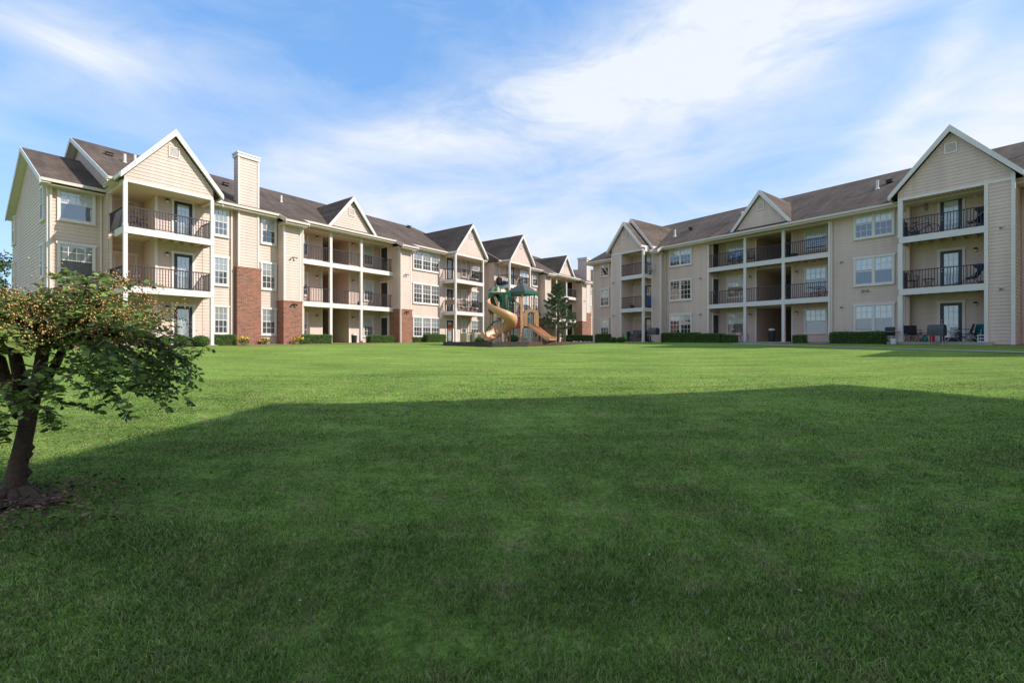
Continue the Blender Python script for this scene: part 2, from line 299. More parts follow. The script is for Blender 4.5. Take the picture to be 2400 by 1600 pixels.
def shader_lawn(blade):
    m = bpy.data.materials.new('grass_blades' if blade else 'lawn_turf'); m.use_nodes = True; nt = m.node_tree; N = nt.nodes; L = nt.links; b = N['Principled BSDF']
    b.inputs['Roughness'].default_value = .55 if blade else 1; b.inputs['Specular IOR Level'].default_value = .25 if blade else .05
    tc = N.new('ShaderNodeTexCoord'); cur = grass_colour(N, L, tc.outputs['Object'], blade)
    if blade:
        g = N.new('ShaderNodeNewGeometry'); mr = N.new('ShaderNodeMapRange'); L.new(g.outputs['Random Per Island'], mr.inputs[0]); mr.inputs[1].default_value = 0; mr.inputs[2].default_value = 1; mr.inputs[3].default_value = .24; mr.inputs[4].default_value = 1.55
        x = N.new('ShaderNodeVectorMath'); x.operation = 'SCALE'; L.new(cur, x.inputs[0]); L.new(mr.outputs[0], x.inputs['Scale']); cur = x.outputs[0]
        gt = N.new('ShaderNodeMath'); gt.operation = 'FRACT'; m7 = N.new('ShaderNodeMath'); m7.operation = 'MULTIPLY'; m7.inputs[1].default_value = 57.3; L.new(g.outputs['Random Per Island'], m7.inputs[0]); L.new(m7.outputs[0], gt.inputs[0])
        g2 = N.new('ShaderNodeMath'); g2.operation = 'GREATER_THAN'; g2.inputs[1].default_value = .92; L.new(gt.outputs[0], g2.inputs[0])
        m3 = N.new('ShaderNodeMixRGB'); L.new(g2.outputs[0], m3.inputs[0]); L.new(cur, m3.inputs[1]); m3.inputs[2].default_value = (.40, .36, .22, 1); cur = m3.outputs[0]
        t = N.new('ShaderNodeBsdfTranslucent'); L.new(cur, t.inputs[0]); mx = N.new('ShaderNodeMixShader'); mx.inputs[0].default_value = .3
        L.new(b.outputs[0], mx.inputs[1]); L.new(t.outputs[0], mx.inputs[2]); L.new(mx.outputs[0], N['Material Output'].inputs[0])
    else:
        n = N.new('ShaderNodeTexNoise'); n.inputs['Scale'].default_value = 22; n.inputs['Detail'].default_value = 8; n.inputs['Roughness'].default_value = .75; L.new(tc.outputs['Object'], n.inputs['Vector'])
        mr = N.new('ShaderNodeMapRange'); L.new(n.outputs['Fac'], mr.inputs[0]); mr.inputs[1].default_value = .3; mr.inputs[2].default_value = .7; mr.inputs[3].default_value = .42; mr.inputs[4].default_value = 1.5
        x = N.new('ShaderNodeVectorMath'); x.operation = 'SCALE'; L.new(cur, x.inputs[0]); L.new(mr.outputs[0], x.inputs['Scale']); cur = x.outputs[0]
        bp = N.new('ShaderNodeBump'); bp.inputs['Strength'].default_value = 1; bp.inputs['Distance'].default_value = .05; L.new(n.outputs['Fac'], bp.inputs['Height']); L.new(bp.outputs[0], b.inputs['Normal'])
    L.new(cur, b.inputs['Base Color']); return m
M['turf'] = shader_lawn(False); M['blade'] = shader_lawn(True)
# ---------------------------------------------------------------- terrain
_gr = [(0, 0), (26, 1.248), (28, 1.32), (31, 1.42), (34, 1.48), (38, 1.52), (1e5, 1.52)]
def gz(x, y):
    r = np.hypot(x, y)
    z = np.interp(r, [a for a, _ in _gr], [b for _, b in _gr])
    return z + .018*np.sin(x*.9+1.3)*np.cos(y*.7) * np.clip(1-r/24., 0, 1) + .008*np.sin(x*3.1+y*1.7)*np.clip(1-r/20., 0, 1)
def GZ(x, y): return float(gz(np.array(x, dtype=float), np.array(y, dtype=float)))
def ground():
    rr = np.concatenate([np.linspace(.0, 40, 130), np.geomspace(42, 900, 30)]); k = 240
    th = np.linspace(0, 2*np.pi, k, endpoint=False)
    X = (rr[:, None]*np.cos(th)).ravel(); Y = (rr[:, None]*np.sin(th)).ravel()
    V = np.stack([X, Y, gz(X, Y)], 1); F = []
    i, j = np.meshgrid(np.arange(1, len(rr)-1), np.arange(k), indexing='ij'); i = i.ravel(); j = j.ravel(); j2 = (j+1) % k
    F = np.stack([i*k+j, (i+1)*k+j, (i+1)*k+j2, i*k+j2], 1)
    o = np_mesh('ground', V, F, M['turf'], smooth=True); tag(o, kind='structure')
    # centre disc under the camera
    mb = MB(); ring = [(rr[1]*math.cos(t), rr[1]*math.sin(t), GZ(rr[1]*math.cos(t), rr[1]*math.sin(t))) for t in th]
    me = o.data
ground()
def draped(name, poly, m, lift=.02, n=1, kind='structure'):
    """polygon strip list of (left,right) plan pairs draped on the terrain"""
    mb = MB(); prev = None
    for a, b in poly:
        cur = []
        for t in (0, .25, .5, .75, 1):
            x = a[0]+(b[0]-a[0])*t; y = a[1]+(b[1]-a[1])*t; cur.append((x, y, GZ(x, y)+lift))
        if prev:
            for i in range(4): mb.add([prev[i], prev[i+1], cur[i+1], cur[i]], [(0, 1, 2, 3)])
        prev = cur
    o = mb.build(name, m); tag(o, kind=kind); return o
# ---------------------------------------------------------------- building frames
class Frame:
    def __init__(s, u, n, c0, s0): s.u = u; s.n = n; s.c0 = c0; s.s0 = s0; s.rz = math.atan2(u[1], u[0])
    def w(s, a, y, z=0):     # facade coordinate a, inward depth y
        return (a*s.u[0]-(s.c0+y)*s.n[0], a*s.u[1]-(s.c0+y)*s.n[1], z)
_l = math.hypot(785, 1064); _r = math.hypot(796, 1064)
FL = Frame((785/_l, 1064/_l), (1064/_l, -785/_l), 28.0, 0)
FR = Frame((796/_r, -1064/_r), (-1064/_r, -796/_r), 33.0, 0)
class Bld:
    def __init__(s, F, s0, y0, z0, label, levels, cat='apartment building'):
        s.F = F; s.s0 = s0; s.y0 = y0; s.z0 = z0; s.lv = levels
        s.e = thing('apartment_building', label, cat, F.w(s0, y0, z0), F.rz)
        s.cache = {}
    def P(s, a, y, z): return (a-s.s0, y-s.y0, z-s.z0)
    def box(s, mb, x0, x1, y0, y1, z0, z1, mi=0): mb.box(x0-s.s0, x1-s.s0, y0-s.y0, y1-s.y0, z0-s.z0, z1-s.z0, mi)
    def part(s, name, mb, m, parent=None, smooth=False): return mb.build(name, m, parent or s.e, smooth=smooth)
    # lapped boards facing -y between x0..x1 ; xl/xr may be functions of z
    def laps(s, mb, x0, x1, y, z0, z1, face='front', lap=.17, t=.022):
        z = z0
        fl = x0 if callable(x0) else (lambda q: x0); fr = x1 if callable(x1) else (lambda q: x1)
        while z < z1-1e-4:
            zt = min(z+lap, z1); a0, b0, a1, b1 = fl(z), fr(z), fl(zt), fr(zt)
            if b0-a0 > .01:
                if b1 < a1: a1 = b1 = (a1+b1)/2
                if face == 'front': pts = [(a0, y-t, z), (b0, y-t, z), (b1, y-.003, zt), (a1, y-.003, zt), (a0, y, z), (b0, y, z)]
                elif face == 'left':  pts = [(y-t, b0, z), (y-t, a0, z), (y-.003, a1, zt), (y-.003, b1, zt), (y, b0, z), (y, a0, z)]
                else:                 pts = [(y+t, a0, z), (y+t, b0, z), (y+.003, b1, zt), (y+.003, a1, zt), (y, a0, z), (y, b0, z)]
                mb.add([s.P(*p) for p in pts], [(0, 1, 2, 3), (4, 5, 1, 0)])
            z = zt
    def slab(s, mb, poly, th, mi=0):   # roof sheet: list of points, thickened downwards
        mb.prism([s.P(*p) for p in poly], (0, 0, -th), mi)
def window_mesh(w, h, n, grid, blind, curtain=False):
    """units facing -y, x centred, z from 0. returns dict of meshes"""
    T = .09; tr = MB()
    tr.box(-w/2-T, -w/2, -.075, .0, -T, h); tr.box(w/2, w/2+T, -.075, .0, -T, h)
    tr.box(-w/2, w/2, -.075, 0, -T, 0); tr.box(-w/2-T-.04, w/2+T+.04, -.09, 0, h, h+T+.03); tr.box(-w/2-T-.02, w/2+T+.02, -.10, 0, -T-.04, -T)
    g = .10; uw = (w-g*(n-1))/n; sash = MB(); pane = MB(); bl = MB(); scn = MB()
    for i in range(n-1): x = -w/2+uw*(i+1)+g*i; tr.box(x, x+g, -.075, 0, 0, h)
    back = MB()
    for i in range(n):
        x0 = -w/2+i*(uw+g); x1 = x0+uw; f = .035
        sash.box(x0, x0+f, -.055, -.02, 0, h); sash.box(x1-f, x1, -.055, -.02, 0, h); sash.box(x0+f, x1-f, -.055, -.02, 0, f); sash.box(x0+f, x1-f, -.055, -.02, h-f, h)
        sash.box(x0+f, x1-f, -.062, -.02, h*.5-.025, h*.5+.025)
        gx = 3 if uw > .6 else 2
        if uw > 1.1: gx = 4
        for half in ((1,) if grid == 'top' else (0, 1)):
            zb = h*.5 if half else 0
            for k in range(1, gx): xx = x0+(x1-x0)*k/gx; sash.box(xx-.015, xx+.015, -.050, -.036, zb+.02, zb+h*.5-.02)
            sash.box(x0+f, x1-f, -.0495, -.0365, zb+h*.25-.015, zb+h*.25+.015)
        pane.add([(x0+.01, -.035, .01), (x1-.01, -.035, .01), (x1-.01, -.035, h-.01), (x0+.01, -.035, h-.01)], [(0, 1, 2, 3)])
        back.box(x0+.005, x1-.005, -.012, -.004, .005, h-.005)
        scn.add([(x0+.036, -.030, .036), (x1-.036, -.030, .036), (x1-.036, -.030, h*.5-.026), (x0+.036, -.030, h*.5-.026)], [(0, 1, 2, 3)])
        zb = h*(1-blind[i % len(blind)])
        if blind[i % len(blind)] > 0: bl.box(x0+.02, x1-.02, -.026, -.018, zb+.01, h-.01)
    return tr, sash, pane, bl, back, scn
_wc = {}
def add_window(B, a, y, z, w, h, n=1, grid='both', blind=(1,), face='front', curtain=False, label=None):
    key = (round(w, 2), round(h, 2), n, grid, blind, curtain)
    if key not in _wc:
        tr, sash, pane, bl, back, scn = window_mesh(w, h, n, grid, blind)
        # near-black sheet standing for the unlit room, kept in the frame mesh
        for f, mi in zip(back.f, back.m): pass
        tr.add(back.v, back.f, 1)
        _wc[key] = (tr.mesh('window', [M['trim'], M['dark']]), sash.mesh('sash', M['white']), pane.mesh('pane', M['glass']), bl.mesh('blind', M['curtain'] if curtain else M['blind']) if bl.v else None, scn.mesh('insect_screen', M['screen']))
    a_, b_, c_, d_, e_ = _wc[key]
    rz = {'front': 0, 'left': -math.pi/2, 'right': math.pi/2}[face]
    loc = B.P(a, y, z) if face == 'front' else B.P(y, a, z)   # for side faces a is the depth and y the facade coordinate
    o = put('window', a_, B.e, loc, rz); put('sash', b_, o); put('pane', c_, o); put('insect_screen', e_, o)
    if d_: put('blind' if not curtain else 'curtain', d_, o)
    return o
_dc = {}
def add_door(B, a, y, z, w=.86, h=2.05, kind='glass', face='front', blind=True, label=None):
    if (w, h, kind, blind) not in _dc:
        tr = MB(); T = .11
        tr.box(-w/2-T, -w/2, -.06, 0, 0, h+.0); tr.box(w/2, w/2+T, -.06, 0, 0, h); tr.box(-w/2-T-.04, w/2+T+.04, -.075, 0, h, h+T+.03)
        lf = MB(); g = []
        if kind == 'glass':
            f = .15; lf.box(-w/2, -w/2+f, -.05, -.005, 0, h); lf.box(w/2-f, w/2, -.05, -.005, 0, h); lf.box(-w/2+f, w/2-f, -.05, -.005, 0, .22); lf.box(-w/2+f, w/2-f, -.05, -.005, h-f, h)
            pn = MB(); pn.add([(-w/2+f, -.033, .22), (w/2-f, -.033, .22), (w/2-f, -.033, h-f), (-w/2+f, -.033, h-f)], [(0, 1, 2, 3)])
            mu = MB(); x0, x1, z0, z1 = -w/2+f, w/2-f, .22, h-f
            for k in (1, 2): xx = x0+(x1-x0)*k/3; mu.box(xx-.009, xx+.009, -.045, -.0355, z0, z1)
            for k in range(1, 5): zz = z0+(z1-z0)*k/5; mu.box(x0, x1, -.0445, -.036, zz-.009, zz+.009)
            bl = MB(); bl.box(x0, x1, -.022, -.014, z0, z1)
            g = [('pane', pn.mesh('pane', M['glass'])), ('glazing_bars', mu.mesh('glazing_bars', M['white'])), ('blind', bl.mesh('blind', M['blind'] if blind else M['dark']))]  # with no blind, a near-black panel stands for the unlit room
        elif kind == 'dark':
            lf.box(-w/2, w/2, -.035, -.004, 0, h)
            for zz in (.25, 1.15):
                for sx in (-1, 1): lf.box(sx*w*.06, sx*w*.40, -.047, -.035, zz, zz+.7)
        else:
            lf.box(-w/2, w/2, -.035, -.004, 0, h)
        kn = MB()
        for zz in ((.98, 1.14) if kind != 'plain' else (.98,)): kn.lathe([(.001, -.03), (.03, -.02), (.032, 0), (.02, .02), (.001, .022)], 0, 0, 8); kn.v = [(x, y, q) for x, y, q in kn.v]
        kb = MB()
        for zz in ((.98, 1.14) if kind != 'plain' else (.98,)): kb.tube([(-w/2+.07, -.04, zz), (-w/2+.07, -.10, zz)], .03, 8)
        _dc[(w, h, kind, blind)] = (tr.mesh('door_frame', M['trim']), lf.mesh('door', M['stucco'] if kind == 'plain' else M['door']), g, kb.mesh('handle', M['metal']))
    tr, lf, g, kb = _dc[(w, h, kind, blind)]
    rz = {'front': 0, 'left': -math.pi/2, 'right': math.pi/2}[face]
    loc = B.P(a, y, z) if face == 'front' else B.P(y, a, z)
    d = put('door', lf, B.e, loc, rz); put('frame', tr, d); put('handle', kb, d)
    for nm, me in g: put(nm, me, d)
    return d
def add_rail(B, p0, p1, z, h=1.0, name='railing'):
    """p0,p1 facade coords (a,y)"""
    mb = MB(); L = math.hypot(p1[0]-p0[0], p1[1]-p0[1]); ux, uy = (p1[0]-p0[0])/L, (p1[1]-p0[1])/L
    n = max(2, round(L/.12)); t = .014
    def bar(a, b, zz0, zz1, th):
        q = [(a*ux, a*uy), (b*ux, b*uy)]; nx, ny = -uy*th, ux*th
        P = [(q[0][0]-nx, q[0][1]-ny), (q[1][0]-nx, q[1][1]-ny), (q[1][0]+nx, q[1][1]+ny), (q[0][0]+nx, q[0][1]+ny)]
        mb.prism([(x, y, zz0) for x, y in P], (0, 0, zz1-zz0))
    for i in range(1, n): bar(L*i/n-t, L*i/n+t, .10, h-.04, t)
    bar(0, L, h-.045, h, .026); bar(0, L, .07, .105, .018)
    o = mb.build(name, M['rail'], B.e); o.location = B.P(p0[0], p0[1], z); return o
def add_floor(B, x0, x1, y0, y1, z, joist='y', th=.30):
    """balcony platform: deck with white fascia and joists beneath"""
    mb = MB(); B.box(mb, x0, x1, y0, y1, z-.06, z)
    fa = MB(); B.box(fa, x0-.03, x1+.03, y0-.045, y0, z-th, z+.02); B.box(fa, x0-.03, x0, y0, y1, z-th, z+.02); B.box(fa, x1, x1+.03, y0, y1, z-th, z+.02)
    n = max(2, int((x1-x0)/.42))
    for i in range(1, n): x = x0+(x1-x0)*i/n; B.box(mb, x-.02, x+.02, y0, y1-.002, z-.25, z-.06)
    o = B.part('balcony_floor', mb, M['soffit']); B.part('fascia', fa, M['white'], o); return o
def add_lamp(B, a, y, z, face='front'):
    mb = MB(); mb.lathe([(.07, .02), (.085, .05), (.06, .10), (.03, .11)], 0, -.09, 10, 0); mb.box(-.05, .05, -.04, 0, 0, .10, 0)
    mb2 = MB(); mb2.lathe([(.02, -.11), (.06, -.085), (.078, -.03), (.075, .02)], 0, -.09, 10)
    o = mb.build('wall_lamp', M['black'], B.e, B.P(a, y, z)); mb2.build('lamp_shade', M['white'], o, smooth=True); return o
def add_flood(B, a, y, z, two=True, m='metal'):
    mb = MB(); mb.box(-.06, .06, -.03, 0, -.05, .05)
    for sx in ((-1, 1) if two else (0,)): mb.tube([(sx*.03, -.03, 0), (sx*.10, -.12, -.03), (sx*.13, -.2, -.08)], [.02, .045, .06], 8)
    return mb.build('flood_lamp', M[m], B.e, B.P(a, y, z))
def add_gable(B, c, half, za, ze, y0, yb, zw=9.28, over=.28, wall=None, vent=True, th=.14):
    """steep gable: rake ends at c±half (z=ze), apex za; wall plane y0; roof runs back to yb"""
    r = (za-ze)/half; yf = y0-over
    rf = MB()
    B.slab(rf, [(c-half, yf, ze), (c, yf, za), (c, yb, za), (c-half, yb, ze)], th)
    B.slab(rf, [(c, yf, za), (c+half, yf, ze), (c+half, yb, ze), (c, yb, za)], th)
    ro = B.part('gable_roof', rf, M['roof'])
    fb = MB(); d = .25; e = .012
    for sg in (-1, 1):
        P = [(c, yf-.03, za+e), (c+sg*half, yf-.03, ze+e), (c+sg*half, yf-.03, ze+e-d-.03), (c, yf-.03, za+e-d-r*.08)]
        fb.prism([B.P(*p) for p in P], (0, .027, 0))
        # soffit strip under the rake
        q = .155
        P = [(c, yf, za-q), (c+sg*half, yf, ze-q), (c+sg*half, y0+.0, ze-q), (c, y0+.0, za-q)]
        fb.prism([B.P(*p) for p in P], (0, 0, -.02), 0)
        # eave gutter board along the side
        B.box(fb, c+sg*half-.03, c+sg*half+.03, yf+.004, min(yb, y0+2.6), ze-.20, ze-.02)
    B.part('rake_trim', fb, M['white'], ro)
    if wall is None: wall = (c-half+.25, c+half-.25)
    gw = MB(); zt = za-.30
    hl = lambda z: max(wall[0], c-(zt-z)/r); hr = lambda z: min(wall[1], c+(zt-z)/r)
    B.laps(gw, hl, hr, y0, zw, zt)
    P = [(wall[0], y0+.004, zw), (wall[1], y0+.004, zw), (wall[1], y0+.004, zt-r*(wall[1]-c)), (c, y0+.004, zt), (wall[0], y0+.004, zt-r*(c-wall[0]))]
    gw.prism([B.P(*p) for p in P], (0, .10, 0))
    B.part('gable_wall', gw, M['siding'])
    bm = MB(); B.box(bm, wall[0], wall[1], y0-.03, y0+.10, zw-.12, zw); B.part('beam', bm, M['trim'])
    if vent:
        v = MB(); z0 = za-1.32; hw = .19; hh = .44
        B.box(v, c-hw-.05, c-hw, y0-.06, y0-.005, z0-.05, z0+hh+.05); B.box(v, c+hw, c+hw+.05, y0-.06, y0-.005, z0-.05, z0+hh+.05)
        B.box(v, c-hw, c+hw, y0-.06, y0-.005, z0-.05, z0); B.box(v, c-hw, c+hw, y0-.06, y0-.005, z0+hh, z0+hh+.05)
        for k in range(8):
            zz = z0+hh*k/8
            v.add([B.P(c-hw, y0-.05, zz), B.P(c+hw, y0-.05, zz), B.P(c+hw, y0-.012, zz+hh/8), B.P(c-hw, y0-.012, zz+hh/8)], [(0, 1, 2, 3)])
        B.part('gable_vent', v, M['trim'])
    return ro
def add_main_roof(B, strips, yr, zr, slope=.5, back=None, hip_r=None, hip_l=None, th=.16, yback=None):
    """strips: (x0,x1,y_eave). one roof mesh; gutters as children"""
    zf = lambda y: zr-slope*(yr-y)
    rf = MB(); gt = MB(); n = len(strips)
    for i, (x0, x1, ye) in enumerate(strips):
        r0, r1 = x0, x1
        if i == 0 and hip_l: r0 = x0+hip_l
        if i == n-1 and hip_r: r1 = x1-hip_r
        B.slab(rf, [(x0, ye, zf(ye)), (x1, ye, zf(ye)), (r1, yr, zr), (r0, yr, zr)], th)
        z = zf(ye); B.box(gt, x0, x1, ye-.10, ye+.005, z-.15, z-.02); B.box(gt, x0+.002, x1-.002, ye+.006, ye+.03, z-.26, z-.05)
        B.box(gt, x0+.002, x1-.002, ye+.03, ye+1.0, z-.262, z-.24)
    for (a0, a1, ya), (b0, b1, yb_) in zip(strips[:-1], strips[1:]):
        if abs(ya-yb_) < .05: continue
        lo, hi = min(ya, yb_), max(ya, yb_); sg = 1 if ya < yb_ else -1; xj = a1
        gt.prism([B.P(xj, lo-.1, zf(lo)+.02), B.P(xj, hi+.05, zf(hi+.05)+.03), B.P(xj, hi+.05, zf(hi+.05)-.24), B.P(xj, lo-.1, zf(lo)-.24)], (sg*.03, 0, 0))
    X0, X1 = strips[0][0], strips[-1][1]; yb = yback or (2*yr-strips[0][2])
    B.slab(rf, [(X0, yb, zf(2*yr-yb)), (X0+(hip_l or 0), yr, zr), (X1-(hip_r or 0), yr, zr), (X1, yb, zf(2*yr-yb))], th)
    if hip_r: ye = strips[-1][2]; B.slab(rf, [(X1, ye, zf(ye)), (X1, yb, zf(2*yr-yb)), (X1-hip_r, yr, zr-.001)], th)
    if hip_l: ye = strips[0][2]; B.slab(rf, [(X0, ye, zf(ye)), (X0, yb, zf(2*yr-yb)), (X0+hip_l, yr, zr-.001)], th)
    ro = B.part('roof', rf, M['roof']); B.part('gutter', gt, M['gutter'], ro)
    return ro
def end_rake(B, x, yf, yr, yb, zr, slope=.5, sg=-1, wall_x=None, zfloor=9.0):
    """white rake board at a gable end plus lapped gable wall facing -x (sg=-1)"""
    fb = MB(); d = .24; zf = lambda y: zr-slope*abs(yr-y)
    for a, b in ((yf, yr), (yr, yb)):
        P = [(x, a, zf(a)+.012), (x, b, zf(b)+.012), (x, b, zf(b)-d), (x, a, zf(a)-d)]
        fb.prism([B.P(*p) for p in P], (sg*.035, 0, 0))
        P = [(x, a, zf(a)-.17), (x, b, zf(b)-.17), (wall_x, b, zf(b)-.17), (wall_x, a, zf(a)-.17)]
        fb.prism([B.P(*p) for p in P], (0, 0, -.02))
    B.part('rake_trim', fb, M['white'])
def corner(B, mb, x, y, z0, z1, w=.10, s=1): B.box(mb, x-.015 if s > 0 else x-w, x+w if s > 0 else x+.015, y-.04, y+w, z0, z1)
def downspout(B, a, y, z0, z1):
    mb = MB(); B.box(mb, a-.045, a+.045, y-.12, y-.04, z0, z1-.35)
    mb.tube([B.P(a, y-.08, z1-.38), B.P(a, y-.12, z1-.2), B.P(a, y-.45, z1)], .045, 6)
    B.part('downspout', mb, M['gutter'])
def chimney(B, x0, x1, y0, y1, zb, zbrick, zt):
    mb = MB(); B.box(mb, x0+.03, x1-.03, y0+.03, y1, zbrick, zt-.3)
    B.laps(mb, x0+.06, x1-.06, y0+.03, zbrick, zt-.3); B.laps(mb, y0+.06, y1, x0+.03, zbrick, zt-.3, face='left')
    o = B.part('chimney', mb, M['siding'])
    tr = MB()
    for a, b in ((x0, x0+.1), (x1-.1, x1)): B.box(tr, a, b, y0-.02, y0+.10, zbrick, zt-.3)
    B.box(tr, x0-.04, x1+.04, y0-.06, y1+.04, zt-.3, zt-.12); B.box(tr, x0-.07, x1+.07, y0-.09, y1+.07, zt-.12, zt-.03); B.box(tr, x0, x1, y0, y1, zt-.03, zt)
    B.part('chimney_cap', tr, M['white'], o)
    bk = MB(); B.box(bk, x0-.07, x1+.09, y0-.06, y1, zb, zbrick-.12); B.box(bk, x0-.09, x1+.11, y0-.08, y1, zbrick-.12, zbrick); B.part('brick_base', bk, M['brick'], o)
def vent_pipe(B, a, y, z, r=.07, h=.45, sq=False):
    mb = MB(); mb.lathe([(r*1.8, -.2), (r*1.6, -.02), (r, .03), (r, h), (r*.8, h)], 0, 0, 10); o = mb.build('vent_pipe', M['white'], B.e, B.P(a, y, z)); return o
def pilaster(B, x0, x1, y, yw, zb, zbrick, zt, rightface=False):
    mb = MB(); B.box(mb, x0+.03, x1-.03, y+.03, yw+.3, zbrick, zt); B.laps(mb, x0+.09, x1-.09, y+.03, zbrick, zt)
    B.laps(mb, y+.09, yw, x0+.03, zbrick, zt, face='left'); B.laps(mb, y+.09, yw, x1-.03, zbrick, zt, face='right')
    o = B.part('pilaster', mb, M['siding']); tr = MB()
    B.box(tr, x0, x0+.1, y, y+.1, zbrick, zt); B.box(tr, x1-.1, x1, y, y+.1, zbrick, zt); B.part('corner_trim', tr, M['trim'], o)
    if zbrick > zb+.1:
        bk = MB(); B.box(bk, x0-.03, x1+.03, y-.03, yw+.3, zb, zbrick-.1); B.box(bk, x0-.05, x1+.05, y-.05, yw+.3, zbrick-.1, zbrick); B.part('brick_base', bk, M['brick'], o)
def post(B, x, y, z0, z1, w=.16, parts=None):
    mb = MB(); B.box(mb, x-w/2, x+w/2, y-w/2, y+w/2, z0, z1); B.box(mb, x-w/2-.015, x+w/2+.015, y-w/2-.015, y+w/2+.015, z0, z0+.12); return B.part('post', mb, M['white'])
def front_wall(B, x0, x1, y, z0, z1, yb=None, name='wall', trimL=True, trimR=True, m='siding', laps=True):
    mb = MB(); B.box(mb, x0, x1, y, yb if yb else y+.2, z0, z1)
    if laps: B.laps(mb, x0, x1, y, z0, z1)
    o = B.part(name, mb, M[m])
    tr = MB()
    if trimL: B.box(tr, x0, x0+.09, y-.04, y-.002, z0, z1)
    if trimR: B.box(tr, x1-.09, x1, y-.04, y-.002, z0, z1)
    if trimL or trimR: B.part('corner_trim', tr, M['trim'], o)
    return o
# ================================================================ LEFT ROW, near building
B = L1 = Bld(FL, 16, 4, 1.38, 'long cream three-storey apartment building on the left with tall siding chimney and brick pilasters', (1.43, 4.23, 7.03))
ZB = 1.2; WT = 9.32
YW = .85
# wing
mb = MB(); B.box(mb, 4.32, 6.33, 3.03, 14.1, 4.2, 9.2)
P = [(4.32, 3.03, 9.2), (4.32, 14.1, 9.2), (4.32, 13.9, 9.28), (4.32, 8.0, 12.0), (4.32, 3.1, 9.5)]
mb.prism([B.P(*p) for p in P], (2.0, 0, 0))
B.laps(mb, 4.38, 6.33, 3.03, 4.2, 9.3)
zz = lambda z: 3.12 if z < 9.45 else 8.0-(12.0-z)/.5
ze = lambda z: 14.1 if z < 9.2 else 8.0+(12.0-z)/.5
B.laps(mb, zz, ze, 4.32, 4.2, 11.95, face='left')
wing = B.part('wing_wall', mb, M['siding'])
tr = MB(); B.box(tr, 4.29, 4.40, 2.99, 3.09, 4.2, 9.3); B.box(tr, 6.22, 6.30, 2.985, 3.02, 4.2, 9.3); B.part('corner_trim', tr, M['trim'], wing)
bk = MB(); B.box(bk, 4.29, 6.33, 3.0, 14.1, ZB, 4.08); B.box(bk, 4.26, 6.33, 2.97, 14.1, 4.08, 4.2); B.part('brick_base', bk, M['brick'], wing)
rf = MB()
B.slab(rf, [(3.99, 2.4, 9.32), (6.4, 2.4, 9.32), (6.4, 8.0, 12.12), (3.99, 8.0, 12.12)], .15); B.slab(rf, [(3.99, 8.0, 12.12), (6.4, 8.0, 12.12), (6.4, 13.7, 9.27), (3.99, 13.7, 9.27)], .15)
wr = B.part('wing_roof', rf, M['roof']); gt = MB(); B.box(gt, 3.99, 6.33, 2.28, 2.395, 9.16, 9.30); B.box(gt, 4.0, 6.33, 2.4, 3.0, 9.05, 9.08); B.part('gutter', gt, M['gutter'], wr)
end_rake(B, 3.99, 2.3, 8.0, 13.75, 12.12, sg=-1, wall_x=4.32)
downspout(B, 4.42, 3.0, 1.4, 9.25)
for z in (4.23, 7.03): add_window(B, 5.34, 3.0, z+.60, 1.22, 1.55, 1, 'top', (1,) if z > 7 else (.98,), curtain=(z < 7))
add_window(B, 5.34, 2.97, 1.43+.60, 1.22, 1.55, 1, 'top', (.6,))
for yy in (4.0, 13.2):
    for z in (1.43, 4.23, 7.03): add_window(B, yy, 4.30, z+.60, .8, 1.5, 1, 'top', (.55,), face='left')
# main body cores
mb = MB()
B.box(mb, 6.35, 7.97, 3.05, 15, ZB, WT); B.box(mb, 7.97, 16.0, YW+.02, 15, ZB, WT-.1)
B.box(mb, 15.9, 18.2, 2.42, 15, ZB, WT); B.box(mb, 20.35, 23.5, 2.42, 15, ZB, WT); B.box(mb, 18.2, 20.35, 10, 15, ZB, WT)
B.box(mb, 23.45, 34.1, YW+.02, 15, ZB, WT-.1); B.box(mb, 15.3, 23.3, .9, 2.42, 9.27, 9.5)
core = B.part('wall', mb, M['stucco'])
# upper gable end of the main roof, facing -x above the wing
mb = MB(); g0 = lambda z: .5+(z-9.6)/.5 if z > 9.6 else .5
g1 = lambda z: 8.0+(13.1-z)/.5
P = [(6.34, .7, 9.3), (6.34, 15.0, 9.3), (6.34, 15.0, 9.55), (6.34, 8.0, 13.05), (6.34, .7, 9.4)]
mb.prism([B.P(*p) for p in P], (.1, 0, 0)); B.laps(mb, lambda z: max(.7, 8-(13.08-z)/.5), lambda z: min(15, 8+(13.08-z)/.5), 6.34, 9.3, 13.05, face='left')
B.part('gable_end_wall', mb, M['siding'])
strips = [(5.95, 11.7, .25), (11.7, 14.05, .25), (14.05, 15.5, -.55), (15.5, 23.05, .22), (23.05, 24.62, -.55), (24.62, 34.15, .25)]
add_main_roof(B, strips, 8.0, 13.35, hip_r=2.6, yback=15.75)
end_rake(B, 5.95, .2, 8.0, 15.75, 13.35, sg=-1, wall_x=6.33)
